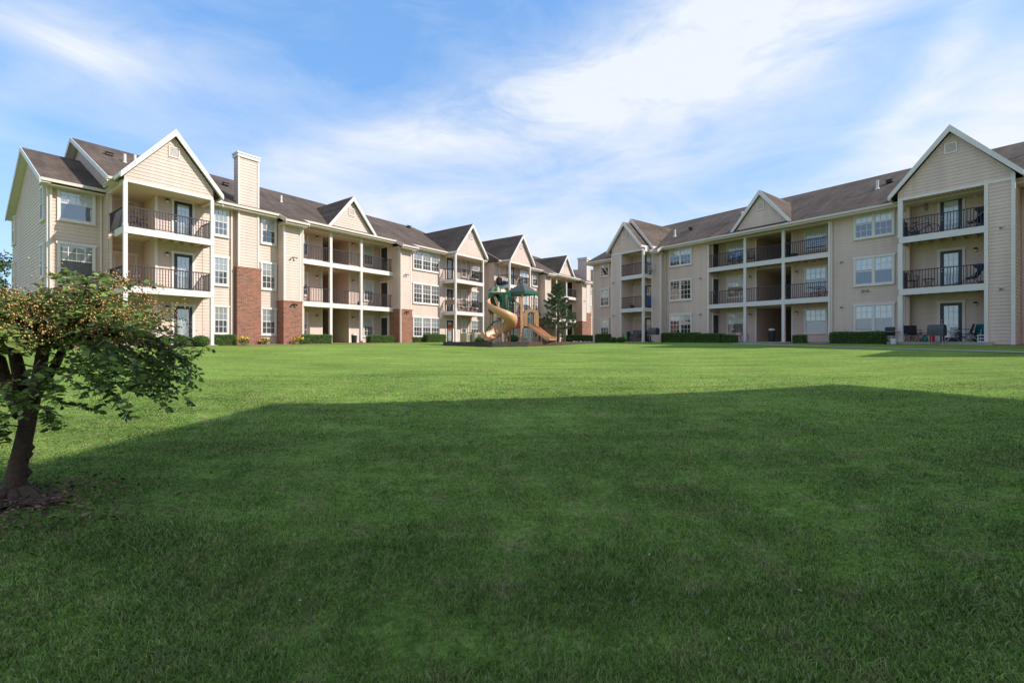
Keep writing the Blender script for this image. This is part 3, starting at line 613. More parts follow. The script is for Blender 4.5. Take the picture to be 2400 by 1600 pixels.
# ---- tower one
def tower(B, x0, x1, y0, yw, ywL, floors, rail_h=1.0, right_open=True):
    for z in floors[1:]:
        add_floor(B, x0, x1, y0, yw, z)
        add_rail(B, (x0+.08, y0+.03), (x1-.08, y0+.03), z); add_rail(B, (x0+.03, y0+.08), (x0+.03, ywL), z); add_rail(B, (x1-.03, y0+.08), (x1-.03, yw), z)
    zs = list(floors)+[9.28+.0]
    for i in range(len(floors)):
        z0 = floors[i]-(0 if i else .1); z1 = (floors[i+1]-.30) if i < len(floors)-1 else 9.18
        for x in (x0+.05, x1-.05): post(B, x, y0+.05, z0+.021 if i else z0, z1)
    mb = MB(); B.box(mb, x0, x1, y0+.1, yw, 9.16, 9.2); B.part('balcony_ceiling', mb, M['soffit'])
    for q in ((x0-.02, x0+.12, y0+.1, ywL), (x1-.12, x1+.02, y0+.1, yw)): bm = MB(); B.box(bm, *q, 9.02, 9.28); B.part('beam', bm, M['soffit'])
    sl_ = MB(); B.box(sl_, x0-.15, x1+.15, y0-.15, yw, floors[0]-.2, floors[0]-.02); B.part('porch_floor', sl_, M['concrete'])
LV = B.lv
tower(B, 6.36, 10.1, -.6, YW, 2.0, LV)
mb = MB(); B.box(mb, 6.35, 6.5, 2.0, 3.05, ZB, 9.3); B.laps(mb, 2.0, 3.05, 6.35, ZB, 9.3, face='left'); B.box(mb, 6.36, 7.95, 2.85, 3.04, 6.8, 7.03); B.part('closet_wall', mb, M['siding'])
for z in LV[1:]:
    mb = MB(); B.box(mb, 6.5, 7.95, YW, 3.04, z-.06, z); B.part('closet_floor', mb, M['soffit'])
mb = MB(); B.box(mb, 6.36, 7.98, YW, 3.05, 9.16, 9.2); B.part('closet_ceiling', mb, M['soffit'])
    
for z in LV:
    add_door(B, 7.25, 3.04, z, .82, 2.0, 'plain'); add_door(B, 9.18, YW-.003, z, .84, 2.06, 'glass'); add_lamp(B, 8.45, YW, z+1.95)
tr = MB(); B.box(tr, 7.955, 8.06, YW-.025, YW+.1, ZB, 9.2); B.part('corner_trim', tr, M['trim'])
mb = MB(); B.laps(mb, 8.06, 10.1, YW+.02, ZB, 9.2); B.part('wall_siding', mb, M['siding'], core)
add_gable(B, 8.33, 2.16, 12.25, 9.5, -.6, 8.0, wall=(6.36, 10.1))
add_gable(B, 8.62, 2.3, 12.3, 9.42, .45, 8.5, zw=9.3, over=.2, wall=(6.4, 10.9), vent=False)
# ---- window bays, chimney, pilasters
front_wall(B, 10.1, 14.2, YW, ZB, 9.3, trimL=False, trimR=False)
for z in LV: add_window(B, 11.0, YW-.02, z+.65, .66, 1.48, 1, 'both', (1,)); add_window(B, 13.66, YW-.02, z+.65, .78, 1.5, 1, 'both', (.97,) if z < 6 else (.5,))
downspout(B, 11.55, YW, 1.4, 9.5)
chimney(B, 11.79, 12.97, .5, 1.1, ZB, 5.97, 12.68)
mb = MB(); B.box(mb, 11.82, 12.94, .6, 1.05, 9.2, 11.0); B.part('chimney_back', mb, M['siding'])
pilaster(B, 14.2, 15.34, 0, YW, ZB, 4.15, 9.05)
pilaster(B, 23.2, 24.45, 0, YW, ZB, 4.15, 9.05)
for x in (14.8, 23.85):
    add_flood(B, x, 0, 6.9); add_flood(B, x, 0, 3.95, m='black')
downspout(B, 15.42, .12, 1.4, 9.1); downspout(B, 23.28, 0.02, 1.4, 9.1)
# ---- breezeway
def breezeway(B, x0, x1, y0, yb, lv, posts, passage, wins, door_y, door_x, door_face, wgrid='top'):
    for z in lv[1:]:
        add_floor(B, x0, x1, y0, yb, z)
        xs = [x0]+posts+[x1]
        for a, b in zip(xs[:-1], xs[1:]): add_rail(B, (a+.09, y0+.02), (b-.09, y0+.02), z)
    for i in range(3):
        z0 = lv[i]-(0 if i else .1); z1 = (lv[i+1]-.30) if i < 2 else 9.16
        for x in posts: post(B, x, y0+.05, z0+.021 if i else z0, z1, .18)
    for z in lv:
        for wx, gw in wins: add_window(B, wx, yb-.003, z+.62, gw, 1.5, 1, wgrid, (.55,) if z > 5 else (.98,))
        add_lamp(B, passage[0]-.45, yb, z+1.95); add_lamp(B, passage[1]+.35, yb, z+1.95)
        add_door(B, door_y, door_x, z, .78, 2.05, 'dark', face=door_face)
    tr = MB()
    for x in (passage[0]-.1, passage[1]): B.box(tr, x, x+.1, yb-.03, yb+.12, ZB, 9.25)
    B.part('corner_trim', tr, M['trim'])
    mb = MB(); B.box(mb, passage[0], passage[1], yb, yb+7, 6.85, 7.03); B.box(mb, passage[0], passage[1], yb, yb+7, 4.05, 4.23); B.box(mb, passage[0], passage[1], yb, yb+7, 9.3, 9.4); B.part('passage_floor', mb, M['soffit'])
    mb = MB(); B.box(mb, x0, x1, y0, yb, 9.17, 9.2); B.box(mb, x0, x1, y0, y0+.12, 9.03, 9.28); B.part('balcony_ceiling', mb, M['soffit'])
    sl_ = MB(); B.box(sl_, x0, x1, y0-.25, yb+7, lv[0]-.22, lv[0]-.02); B.part('porch_floor', sl_, M['concrete'])
    mb = MB(); B.laps(mb, x0, passage[0]-.1, yb, ZB, 9.2); B.part('wall_siding', mb, M['siding']); mb = MB(); B.laps(mb, passage[1]+.1, x1, yb, ZB, 9.2); B.part('wall_siding', mb, M['siding'])
breezeway(B, 15.34, 23.2, .78, 2.4, LV, [17.87, 20.32], (18.2, 20.35), [(16.55, .95), (22.08, .8)], 1.78, 23.2, 'left', 'both')
for q in ((23.2, 23.4), (15.0, 15.34)): mb = MB(); B.box(mb, *q, .86, 2.45, ZB, 9.2); B.part('side_wall', mb, M['stucco'])
add_gable(B, 19.35, 1.97, 11.95, 9.5, .55, 6.2, zw=9.28, over=.25, wall=(17.55, 21.15))
# ---- triple windows and tower two
front_wall(B, 24.45, 28.84, YW, ZB, 9.3, trimL=True, trimR=False)
for z in LV: add_window(B, 26.78, YW-.02, z+.62, 2.85, 1.52, 3, 'both', (1, .97, .98), curtain=(z > 3 and z < 5))
tower(B, 28.86, 32.66, -.6, YW, YW, LV)
mb = MB(); B.laps(mb, 28.84, 34.1, YW+.02, ZB, 9.2); B.part('wall_siding', mb, M['siding'])
for i, z in enumerate(LV): add_door(B, 29.6, YW-.003, z, .80, 2.06, 'glass', blind=(i != 1)); add_window(B, 31.45, YW-.02, z+.62, .55, 1.5, 1, 'both', (.5,)); add_window(B, 33.0, YW-.02, z+.62, 1.1, 1.5, 1, 'both', (.8,))
add_gable(B, 30.85, 2.12, 12.2, 9.47, -.6, 7.9, wall=(28.86, 32.66))
for a, y, z in ((7.6, 4.6, 11.65), (8.2, 5.2, 11.95), (16.2, 4.3, 11.5)): vent_pipe(B, a, y, z)
def roof_vent(B, a, y, z):
    mb = MB(); mb.prism([(-.16, -.14, .0), (.16, -.14, .0), (.16, .16, .0), (-.16, .16, .0)], (0, 0, .16)); mb.prism([(-.21, -.2, .13), (.21, -.2, .13), (.17, .2, .24), (-.17, .2, .24)], (0, 0, .03)); mb.build('roof_vent', M['rail'], B.e, B.P(a, y, z))
for a, y, z in ((7.1, 5.4, 12.05), (30.2, 7.0, 12.9), (12.9, 5.0, 11.9)): roof_vent(B, a, y, z)
# ================================================================ LEFT ROW, second building
B = L2 = Bld(FL, 44, 3, 1.45, 'farther cream apartment building with brick-based chimney, set behind the play structure and the pine', (1.45, 4.25, 7.05))
LV = B.lv; YW2 = -.55
mb = MB(); B.box(mb, 34.3, 44.6, YW2+.02, 14, ZB, 9.3); B.box(mb, 43.8, 46.6, 1.0, 14, ZB, 9.3); B.box(mb, 48.7, 51.2, 1.0, 14, ZB, 9.3); B.box(mb, 46.6, 48.7, 8, 14, ZB, 9.3); B.box(mb, 51.0, 55.2, YW2+.02, 14, ZB, 9.3)
core2 = B.part('wall', mb, M['stucco'])
mb = MB(); B.laps(mb, YW2, 6, 34.3, ZB, 9.3, face='left'); B.part('wall_siding', mb, M['siding'], core2); mb = MB(); B.laps(mb, 38.4, 42.2, YW2+.02, ZB, 9.3); B.part('wall_siding', mb, M['siding'], core2); mb = MB(); B.laps(mb, 36.4, 38.4, YW2+.02, ZB, 9.3); B.part('wall_siding', mb, M['siding'], core2); mb = MB(); B.laps(mb, 52.1, 55.2, YW2+.02, ZB, 9.3); B.part('wall_siding', mb, M['siding'], core2)
add_main_roof(B, [(34.2, 42.1, -1.15), (42.1, 43.5, -1.9), (43.5, 50.7, -1.2), (50.7, 52.3, -1.9), (52.3, 55.6, -1.15)], 6.6, 13.3, hip_r=2.5, hip_l=2.0, yback=14.4)
tower(B, 34.85, 38.42, -2.0, YW2, YW2, LV)
for i, z in enumerate(LV): add_door(B, 37.1, YW2-.003, z, .80, 2.06, 'glass', blind=(i != 1)); add_door(B, 35.5, YW2-.003, z, .78, 2.0, 'plain'); add_window(B, 39.2, YW2-.02, z+.62, 1.3, 1.5, 2, 'both', (1,)); add_window(B, 41.3, YW2-.02, z+.62, .9, 1.5, 1, 'both', (.5,))
add_gable(B, 36.75, 2.12, 12.15, 9.45, -2.0, 5.0, wall=(34.85, 38.42))
pilaster(B, 42.2, 43.4, -1.4, YW2, ZB, 4.15, 8.95); pilaster(B, 50.85, 51.95, -1.4, YW2, ZB, 4.15, 8.95)
breezeway(B, 43.4, 50.85, -.62, 1.0, LV, [45.9, 48.25], (46.6, 48.7), [(44.9, .9), (49.7, .85)], .4, 50.85, 'left', 'both')
add_gable(B, 47.6, 1.9, 11.9, 9.5, -.85, 5.0, zw=9.28, over=.25, wall=(45.85, 49.35))
mb = MB(); B.box(mb, 50.85, 51.0, YW2, 1.05, ZB, 9.2); B.part('side_wall', mb, M['stucco'])
chimney(B, 52.85, 53.95, -.98, .3, ZB, 5.3, 12.5)
mb = MB(); B.box(mb, 52.9, 53.9, -.5, 3.2, 9.2, 11.0); B.part('chimney_back', mb, M['siding'])
add_window(B, 54.6, YW2-.02, 7.67, .7, 1.5, 1, 'both', (.5,)); add_window(B, 54.6, YW2-.02, 4.87, .7, 1.5, 1, 'both', (.5,)); add_flood(B, 51.4, -1.4, 6.7, two=False)
# ================================================================ RIGHT BUILDING
B = RB = Bld(FR, -14, 4, 1.5, 'taupe three-storey apartment building on the right, in shade, with black balcony railings', (1.6, 4.4, 7.2))
LV = B.lv; ZB = 1.3
WTR = 9.5
mb = MB(); B.box(mb, -30.4, -27.0, -.38, 14, ZB, 9.45); B.box(mb, -27.0, -25.97, .02, 14, ZB, WTR); B.box(mb, -25.97, -22.7, .02, 14, ZB, WTR); B.box(mb, -22.7, -18.85, .02, 14, ZB, WTR)
B.box(mb, -18.9, -16.0, 1.52, 14, ZB, WTR); B.box(mb, -13.65, -10.9, 1.52, 14, ZB, WTR); B.box(mb, -16.0, -13.65, 9, 14, ZB, WTR)
B.box(mb, -10.91, -7.0, .02, 14, ZB, WTR); B.box(mb, -7.0, -2.95, .42, 14, ZB, WTR); B.box(mb, -2.95, 13.5, .9, 14, ZB, WTR); B.box(mb, -7.03, -2.95, -.1, .42, 9.3, WTR)
core = B.part('wall', mb, M['stucco'])
for q in ((-30.4, -27.0, -.4, ZB, 9.45), (-22.72, -18.85, 0, ZB, WTR), (-10.91, -7.2, 0, ZB, WTR), (-2.9, 13.5, .88, ZB, WTR), (-7.0, -3.9, .41, ZB, 9.3), (-25.97, -23.7, .01, ZB, 9.3)):
    mb = MB(); B.laps(mb, *q); B.part('wall_siding', mb, M['siding'], core)
tr = MB(); B.box(tr, -30.42, -30.32, -.46, -.3, ZB, 9.45); B.box(tr, -18.97, -18.85, -.05, .05, ZB, WTR-.2); B.box(tr, -10.93, -10.80, -.06, .05, ZB, WTR-.2)
B.part('corner_trim', tr, M['trim'], core)
add_main_roof(B, [(-30.75, -27.2, -1.15), (-27.2, -23.2, -.75), (-23.2, -22.5, -1.3), (-22.5, 14, -.72)], 7.35, 13.42, yback=14.8)
# wing window
for z in LV: add_window(B, -28.95, -.42, z+.58, .92, 1.5, 1, 'both' if z < 5 else 'top', (.5,) if z > 3 else (.55,))
# R1 tower
def laptower(B, x0, x1, y0, yb, z0, z1, name='tower_wall', faces=('front', 'right')):
    mb = MB(); B.box(mb, x0, x1, y0, yb, z0, z1); B.laps(mb, x0, x1, y0, z0, z1)
    if 'right' in faces: B.laps(mb, y0, yb, x1, z0, z1, face='right')
    if 'left' in faces: B.laps(mb, y0, yb, x0, z0, z1, face='left')
    return B.part(name, mb, M['siding'])
w1 = laptower(B, -27.02, -25.97, -1.68, .0, ZB, 9.3, faces=('left',))
tr = MB(); B.box(tr, -27.05, -26.95, -1.73, -1.6, ZB, 9.3); B.box(tr, -26.07, -25.95, -1.73, -1.6, ZB, 9.3); B.part('corner_trim', tr, M['trim'], w1)
for z in LV[1:]:
    add_floor(B, -25.95, -23.62, -1.7, 0, z); add_rail(B, (-25.93, -1.66), (-23.75, -1.66), z); add_rail(B, (-23.68, -1.55), (-23.68, -.65), z)
for i in range(3): post(B, -23.70, -1.62, LV[i]+.021 if i else LV[i]-.1, (LV[i+1]-.30) if i < 2 else 9.2, .18)
mb = MB(); B.box(mb, -25.97, -23.6, -1.6, 0, 9.18, 9.22); B.part('balcony_ceiling', mb, M['soffit'])
bm = MB(); B.box(bm, -23.75, -23.6, -1.5, -.65, 9.1, 9.45); B.part('beam', bm, M['trim'])
sl_ = MB(); B.box(sl_, -26.2, -23.3, -2.0, 0, LV[0]-.22, LV[0]-.02); B.part('porch_floor', sl_, M['concrete'])
for z in LV: add_door(B, -25.45, .01, z, .80, 2.0, 'plain'); add_door(B, -24.35, .0, z, .74, 2.06, 'glass', blind=(z > 7)); add_lamp(B, -24.95, 0, z+1.95)
add_gable(B, -25.52, 1.86, 11.88, 9.62, -1.7, 6.5, wall=(-27.02, -23.7), zw=9.3)
add_gable(B, -25.52, 2.2, 12.32, 9.6, -.75, 6.8, wall=(-27.3, -23.6), zw=9.4, over=.2, vent=False)
pilaster(B, -23.62, -22.7, -.65, .02, ZB, ZB, 9.15); downspout(B, -22.62, -.08, 1.6, 9.3)
for z in LV: add_window(B, -21.28, -.02, z+.60, 1.86, 1.52, 2, 'both', (.5, .5) if z > 7 else ((.0, .02) if z > 4 else (.3, .28)))
add_flood(B, -19.5, 0, 6.55, two=False); add_flood(B, -19.5, 0, 3.75, two=False)
add_flood(B, -26.75, -1.7, 6.8, two=False); add_flood(B, -26.75, -1.7, 3.9, two=False)
breezeway(B, -18.85, -10.91, 0, 1.5, LV, [-16.12, -13.56], (-16.0, -13.65), [(-17.55, 1.2), (-12.15, 1.2)], .92, -18.85, 'right')
for q in ((-19.0, -18.87), (-10.89, -10.75)): mb = MB(); B.box(mb, *q, .05, 1.52, ZB, 9.3); B.part('side_wall', mb, M['stucco'])
add_gable(B, -14.95, 2.02, 12.12, 9.58, -.18, 6.0, zw=9.28, over=.22, wall=(-16.75, -13.15))
downspout(B, -10.72, 0, 1.6, 9.45)
add_flood(B, -10.2, 0, 6.5, two=False); add_flood(B, -10.2, 0, 3.75, two=False); add_flood(B, -9.0, 0, 4.65)
for z in LV: add_window(B, -8.62, -.02, z+.60, 1.76, 1.52, 2, 'top' if z < 7 else 'both', (.45, .48) if z > 3 else (.9, .95))
# R2 tower
w2 = laptower(B, -3.88, -2.93, -1.38, .9, ZB, 9.35, faces=('right',))
tr = MB(); B.box(tr, -3.92, -3.78, -1.44, -1.3, ZB, 9.35); B.box(tr, -3.03, -2.90, -1.44, -1.3, ZB, 9.5); B.part('corner_trim', tr, M['trim'], w2)
for z in LV[1:]:
    add_floor(B, -7.12, -3.9, -1.4, .4, z); add_rail(B, (-7.05, -1.36), (-3.92, -1.36), z); add_rail(B, (-7.10, -1.27), (-7.10, -.02), z)
for i in range(3): post(B, -7.10, -1.32, LV[i]+.021 if i else LV[i]-.1, (LV[i+1]-.30) if i < 2 else 9.2, .2)
mb = MB(); B.box(mb, -7.15, -3.9, -1.3, .4, 9.2, 9.24); B.part('balcony_ceiling', mb, M['soffit'])
mb = MB(); B.box(mb, -7.18, -7.03, 0, .42, ZB, 9.3); B.part('side_wall', mb, M['stucco'])
sl_ = MB(); B.box(sl_, -7.6, -3.6, -1.75, .4, LV[0]-.24, LV[0]-.02); B.part('porch_floor', sl_, M['concrete'])
for i, z in enumerate(LV): add_door(B, -5.38, .41, z, .86, 2.06, 'glass', blind=True); add_lamp(B, -4.45, .41, z+1.95)
add_gable(B, -5.1, 2.45, 12.5, 9.52, -1.4, 6.5, wall=(-7.2, -2.92), zw=9.32)
add_flood(B, -3.35, -1.4, 7.05, two=False); add_flood(B, -3.35, -1.4, 4.15, two=False)
w3 = laptower(B, 3.4, 8.2, -1.38, .9, ZB, 9.35, faces=('left', 'right')); add_gable(B, 5.8, 2.6, 12.6, 9.52, -1.4, 6.5, wall=(3.4, 8.2), zw=9.32)
for z in LV: add_window(B, 5.8, -1.4, z+.6, 1.8, 1.5, 2, 'both', (.5,))
for a, y, z in ((-23.0, 1.8, 10.75), (-17.9, 3.2, 11.4), (-9.3, 3.3, 11.45), (-2.6, 4.4, 12.0)): vent_pipe(B, a, y, z, .08, .5)
for a, y, z in ((-17.3, 3.9, 11.75), (-8.9, 4.2, 11.9), (-22.2, 3.0, 11.3)): roof_vent(B, a, y, z)
for z in (1.6, 4.4, 7.2): add_window(B, 1.5, .86, z+.6, 1.8, 1.5, 2, 'both', (.5,))
# ================================================================ far building beyond the gap
class W: pass
FF = Frame((1, 0), (0, -1), 66.0, 0)
B = FBd = Bld(FF, 12, 5, 1.5, 'distant apartment block with dark roof glimpsed between the left row and the right building', (1.55, 4.35, 7.15))
mb = MB(); B.box(mb, 5, 19.5, .02, 11, 1.3, 9.3); B.laps(mb, 5, 19.5, 0, 1.3, 9.3); B.part('wall', mb, M['siding'])
add_main_roof(B, [(4.6, 19.9, -.6)], 5.6, 12.9, slope=.58, yback=11.6)
for z in B.lv:
    for x in (6, 8.4, 10.8, 13.0, 15.4, 17.8): add_window(B, x, -.02, z+.6, 1.2, 1.5, 2, 'both', (.5,))
# ================================================================ building behind the camera that shades the lawn
FB = Frame((.985, .175), (.175*-1, .985), 0, 0)
def back_building():
    e = thing('apartment_building', 'apartment block behind the viewpoint whose shadow covers the near lawn', 'apartment building', (17, 0, .8), 0)
    A = Vector(BACK_A); C = Vector(BACK_C); D = C+Vector((.50, -.86))*20; E_ = A+Vector((-.10, -1))*24
    zt = BACK_Z; z0 = .5; org = Vector((17, 0, .8)); pts = [A, C, D, E_]; cen = sum((Vector((p.x, p.y)) for p in pts), Vector((0, 0)))/4
    body = [A, C+Vector((.50, -.86))*5.2+Vector((-1.2, 0)), D, E_]; inn = [Vector((p.x, p.y))+(cen-Vector((p.x, p.y))).normalized()*.6 for p in body]
    mb = MB(); n = 4
    mb.prism([(p.x-17, p.y, z0-.8) for p in inn], (0, 0, zt-z0)); mb.build('wall', M['siding'], e)
    rf = MB(); vs = [(p.x-17, p.y, zt-.8) for p in pts]+[(cen.x-17, cen.y, zt+1.9-.8)]+[(p.x-17, p.y, zt-.2-.8) for p in pts]  # roof outline stretched past the walls on one side to shape the lawn shadow
    rf.add(vs, [(1, 0, 4), (2, 1, 4), (3, 2, 4), (0, 3, 4), (0, 1, 6, 5), (1, 2, 7, 6), (2, 3, 8, 7), (3, 0, 5, 8), (5, 6, 7, 8)]); rf.build('roof', M['roof'], e)
    # windows on the two faces that look onto the lawn
    for (p, q) in ((inn[0], inn[1]), (inn[3], inn[0])):
        d = q-p; Ln = d.length; d.normalize(); rz = math.atan2(d.y, d.x)+math.pi
        for k in range(1, int(Ln/3)):
            for z in (1.6, 4.4, 7.2):
                m_ = p+d*(k*3); key = list(_wc)[0]
                a_, b_, c_, d_, e2_ = _wc[key]
                o = put('window', a_, e, (m_.x-17+math.sin(rz)*.0, m_.y, z+.6-.8), rz); put('sash', b_, o); put('pane', c_, o)
BACK_A = (10.9, 5.55); BACK_C = (22.5, 7.55); BACK_Z = 11.8
back_building()
# ================================================================ placing helpers
def fs(F, px, c):     # facade coordinate on the plane at distance c seen under bearing px
    a = (px-1200)/1064; Y = -c/(a*F.n[0]+F.n[1]); return a*Y*F.u[0]+Y*F.u[1]
def at(px, Y): return ((px-1200)/1064*Y, Y)
def on_ground(px, py):
    a, k = (px-1200)/1064, (py-800)/1064; lo, hi = 1.5, 120
    for _ in range(60):
        Y = (lo+hi)/2
        if 1.6-k*Y > GZ(a*Y, Y): lo = Y
        else: hi = Y
    return a*lo, lo
# ---------------------------------------------------------------- foliage
def leaf_cards(P, Nn, size, up=.0, shape='leaf', ratio=.5):
    """numpy arrays of positions, long-axis directions; returns V,F of folded leaves"""
    n = len(P); D = Nn/np.linalg.norm(Nn, axis=1, keepdims=True)
    r = rng.normal(size=(n, 3)); S = np.cross(D, r); S /= np.linalg.norm(S, axis=1, keepdims=True)+1e-9; U = np.cross(S, D)
    s = size[:, None]; w = s*ratio*.5
    V = np.stack([P, P+D*s*.3-S*w+U*w*.25, P+D*s*.7-S*w*.8+U*w*.2, P+D*s, P+D*s*.7+S*w*.8+U*w*.2, P+D*s*.3+S*w+U*w*.25], 1).reshape(-1, 3)
    b = np.arange(n)[:, None]*6
    return V, np.concatenate([b+np.array([[0, 1, 2, 3]]), b+np.array([[0, 3, 4, 5]])])
def hedge(px0, px1, F, c, h, depth, label, group, roundish=False, z0=None, dens=900, s=None, size=.05, color='hedge', cat='hedge', name='clipped_hedge'):
    a0, a1 = (fs(F, px0, c), fs(F, px1, c)) if s is None else s
    x, y, _ = F.w((a0+a1)/2, c-F.c0+depth/2); zb = GZ(x, y)-.02 if z0 is None else z0
    t = thing(name, label, cat, (x, y, zb), F.rz, group); W_ = (a1-a0)/2; Dp = depth/2
    n = int(dens*(4*(W_+Dp)*h+4*W_*Dp))
    u = rng.normal(size=(n, 3)); u /= np.linalg.norm(u, axis=1, keepdims=True)
    p = 2.0 if roundish else 7.0
    # superellipsoid surface
    q = (np.abs(u)**p).sum(1)**(-1/p); S = u*q[:, None]
    if not roundish:
        # resample uniformly over a box then round it
        A = np.array([2*Dp*h, 2*Dp*h, 2*W_*h, 2*W_*h, 4*W_*Dp]); A /= A.sum(); f = rng.choice(5, n, p=A); r = rng.uniform(-1, 1, (n, 3)); S = r.copy()
        S[f == 0, 0] = -1; S[f == 1, 0] = 1; S[f == 2, 1] = -1; S[f == 3, 1] = 1; S[f == 4, 2] = 1
        k = (np.abs(S)**9).sum(1)**(-1/9); S = S*k[:, None]
    nr = np.sign(S)*np.abs(S)**(1 if roundish else 5); nr /= np.linalg.norm(nr, axis=1, keepdims=True)+1e-9
    wob = 1+.05*np.sin(S[:, 0]*W_*5.1+a0)+.03*np.sin(S[:, 0]*W_*13+S[:, 2]*4)
    P = np.stack([S[:, 0]*W_, S[:, 1]*Dp*wob, (S[:, 2]*.5+.5)*h*(1+.02*np.sin(S[:, 0]*W_*3.3+a1))], 1)-nr*rng.uniform(0, .07, (n, 1))
    D = nr*.6+rng.normal(size=(n, 3))*.55
    V, Fq = leaf_cards(P, D, rng.uniform(.6, 1.2, n)*size, ratio=.6)
    np_mesh('foliage', V, Fq, M[color], t)
    mb = MB()
    if roundish: mb.lathe([(W_*.5, 0), (W_*.86, h*.3), (W_*.86, h*.6), (W_*.6, h*.86), (.05, h*.93)], 0, 0, 14)
    else:
        e = .07; mb.prism([(-W_+e, -Dp+e, 0), (W_-e, -Dp+e, 0), (W_-e, Dp-e, 0), (-W_+e, Dp-e, 0)], (0, 0, h-e))
    mb.build('twigs', M['hedge_core'], t); return t
G = 'clipped hedges along the left building'; G2 = 'clipped hedges along the right building'; G3 = 'round clipped shrubs at the left building porch'
hedge(376, 407, FL, 26.6, .58, .85, 'round shrub under the left porch, partly hidden by the flowering tree', G3, True, cat='shrub', name='round_shrub')
hedge(412, 454, FL, 26.5, .60, .9, 'round clipped shrub before the porch glass door', G3, True, cat='shrub', name='round_shrub')
hedge(458, 499, FL, 26.5, .60, .9, 'round clipped shrub beside the right porch post', G3, True, cat='shrub', name='round_shrub')
hedge(502, 557, FL, 27.5, .62, .7, 'box hedge between the porch and the brick base of the tall chimney', G)
hedge(713, 781, FL, 27.6, .62, .7, 'box hedge beneath the breezeway left of its open passage', G)
hedge(869, 926, FL, 27.6, .58, .7, 'box hedge at the brick pilaster right of the breezeway', G)
hedge(968, 997, FL, 28.2, .45, .6, 'small low box hedge under the triple windows', G)
hedge(1003, 1048, FL, 27.7, .72, .7, 'box hedge beneath the triple windows, beside the wreathed door', G)
hedge(1199, 1219, FL, 25.6, .75, .8, 'dark round shrub behind the play structure', None, True, cat='shrub', name='round_shrub')
hedge(1125, 1150, FL, 24.6, .5, .8, 'low dark green shrub left of the spiral slide end', None, True, cat='shrub', name='round_shrub')
hedge(1344, 1394, FL, 24.5, .85, 1.1, 'dark broad hedge in front of the farther left building, right of the pine', None)
hedge(1335, 1345, FL, 24.0, .5, .5, 'tiny bright green shrub right of the pine trunk', None, True, cat='shrub', name='round_shrub')
hedge(1392, 1428, FR, 31.6, .78, 1.0, 'box hedge at the far left corner of the right building', G2)
hedge(1424, 1440, FR, 30.9, .5, .5, 'dark reddish low shrub beside the corner hedge of the right building', None, True, cat='shrub', name='round_shrub', color='leaf')
hedge(1441, 1460, FR, 30.7, .5, .6, 'dark low shrub beside the corner porch of the right building', None, True, cat='shrub', name='round_shrub', color='leaf')
hedge(1547, 1595, FR, 31.9, .80, .9, 'box hedge starting at the downspout, left of three joined hedges', G2)
hedge(1595.5, 1631, FR, 31.9, .78, .9, 'middle box hedge of three joined hedges under double windows', G2)
hedge(1631.5, 1689, FR, 31.9, .70, .9, 'lower right hedge of three joined hedges, reaching the dark door', G2)
hedge(1693, 1719, FR, 31.6, .60, .8, 'small cubic hedge left of the pink bicycle', G2)
hedge(1854, 1882, FR, 31.9, .55, .8, 'small cubic hedge right of the dark ground-floor passage', G2)
hedge(1940, 2072, FR, 31.9, .72, .8, 'long box hedge under the double windows left of the tall gabled porch', G2)
def flowers(px, F, c, label, h=.45):
    s_ = fs(F, px, c); x, y, _ = F.w(s_, c-F.c0); z = GZ(x, y); t = thing('flowering_plant', label, 'flowers', (x, y, z), 0, 'yellow flowering plants at the brick bases')
    n = 260; P = rng.normal(size=(n, 3))*[.16, .16, .10]+[0, 0, h*.5]; V, Fq = leaf_cards(P, rng.normal(size=(n, 3))+[0, 0, .8], rng.uniform(.06, .12, n)); np_mesh('foliage', V, Fq, M['hedge'], t)
    n = 90; P = rng.normal(size=(n, 3))*[.15, .15, .06]+[0, 0, h*.85]; V, Fq = leaf_cards(P, rng.normal(size=(n, 3)), rng.uniform(.06, .09, n), ratio=.9); np_mesh('blossom', V, Fq, M['yellow'], t)
flowers(571, FL, 27.2, 'yellow flowering plant at the brick base of the tall chimney'); flowers(622, FL, 28.2, 'sparse yellow plant between the chimney and the first brick pilaster', .3); flowers(700, FL, 27.4, 'yellow flowering plant at the foot of the first brick pilaster')
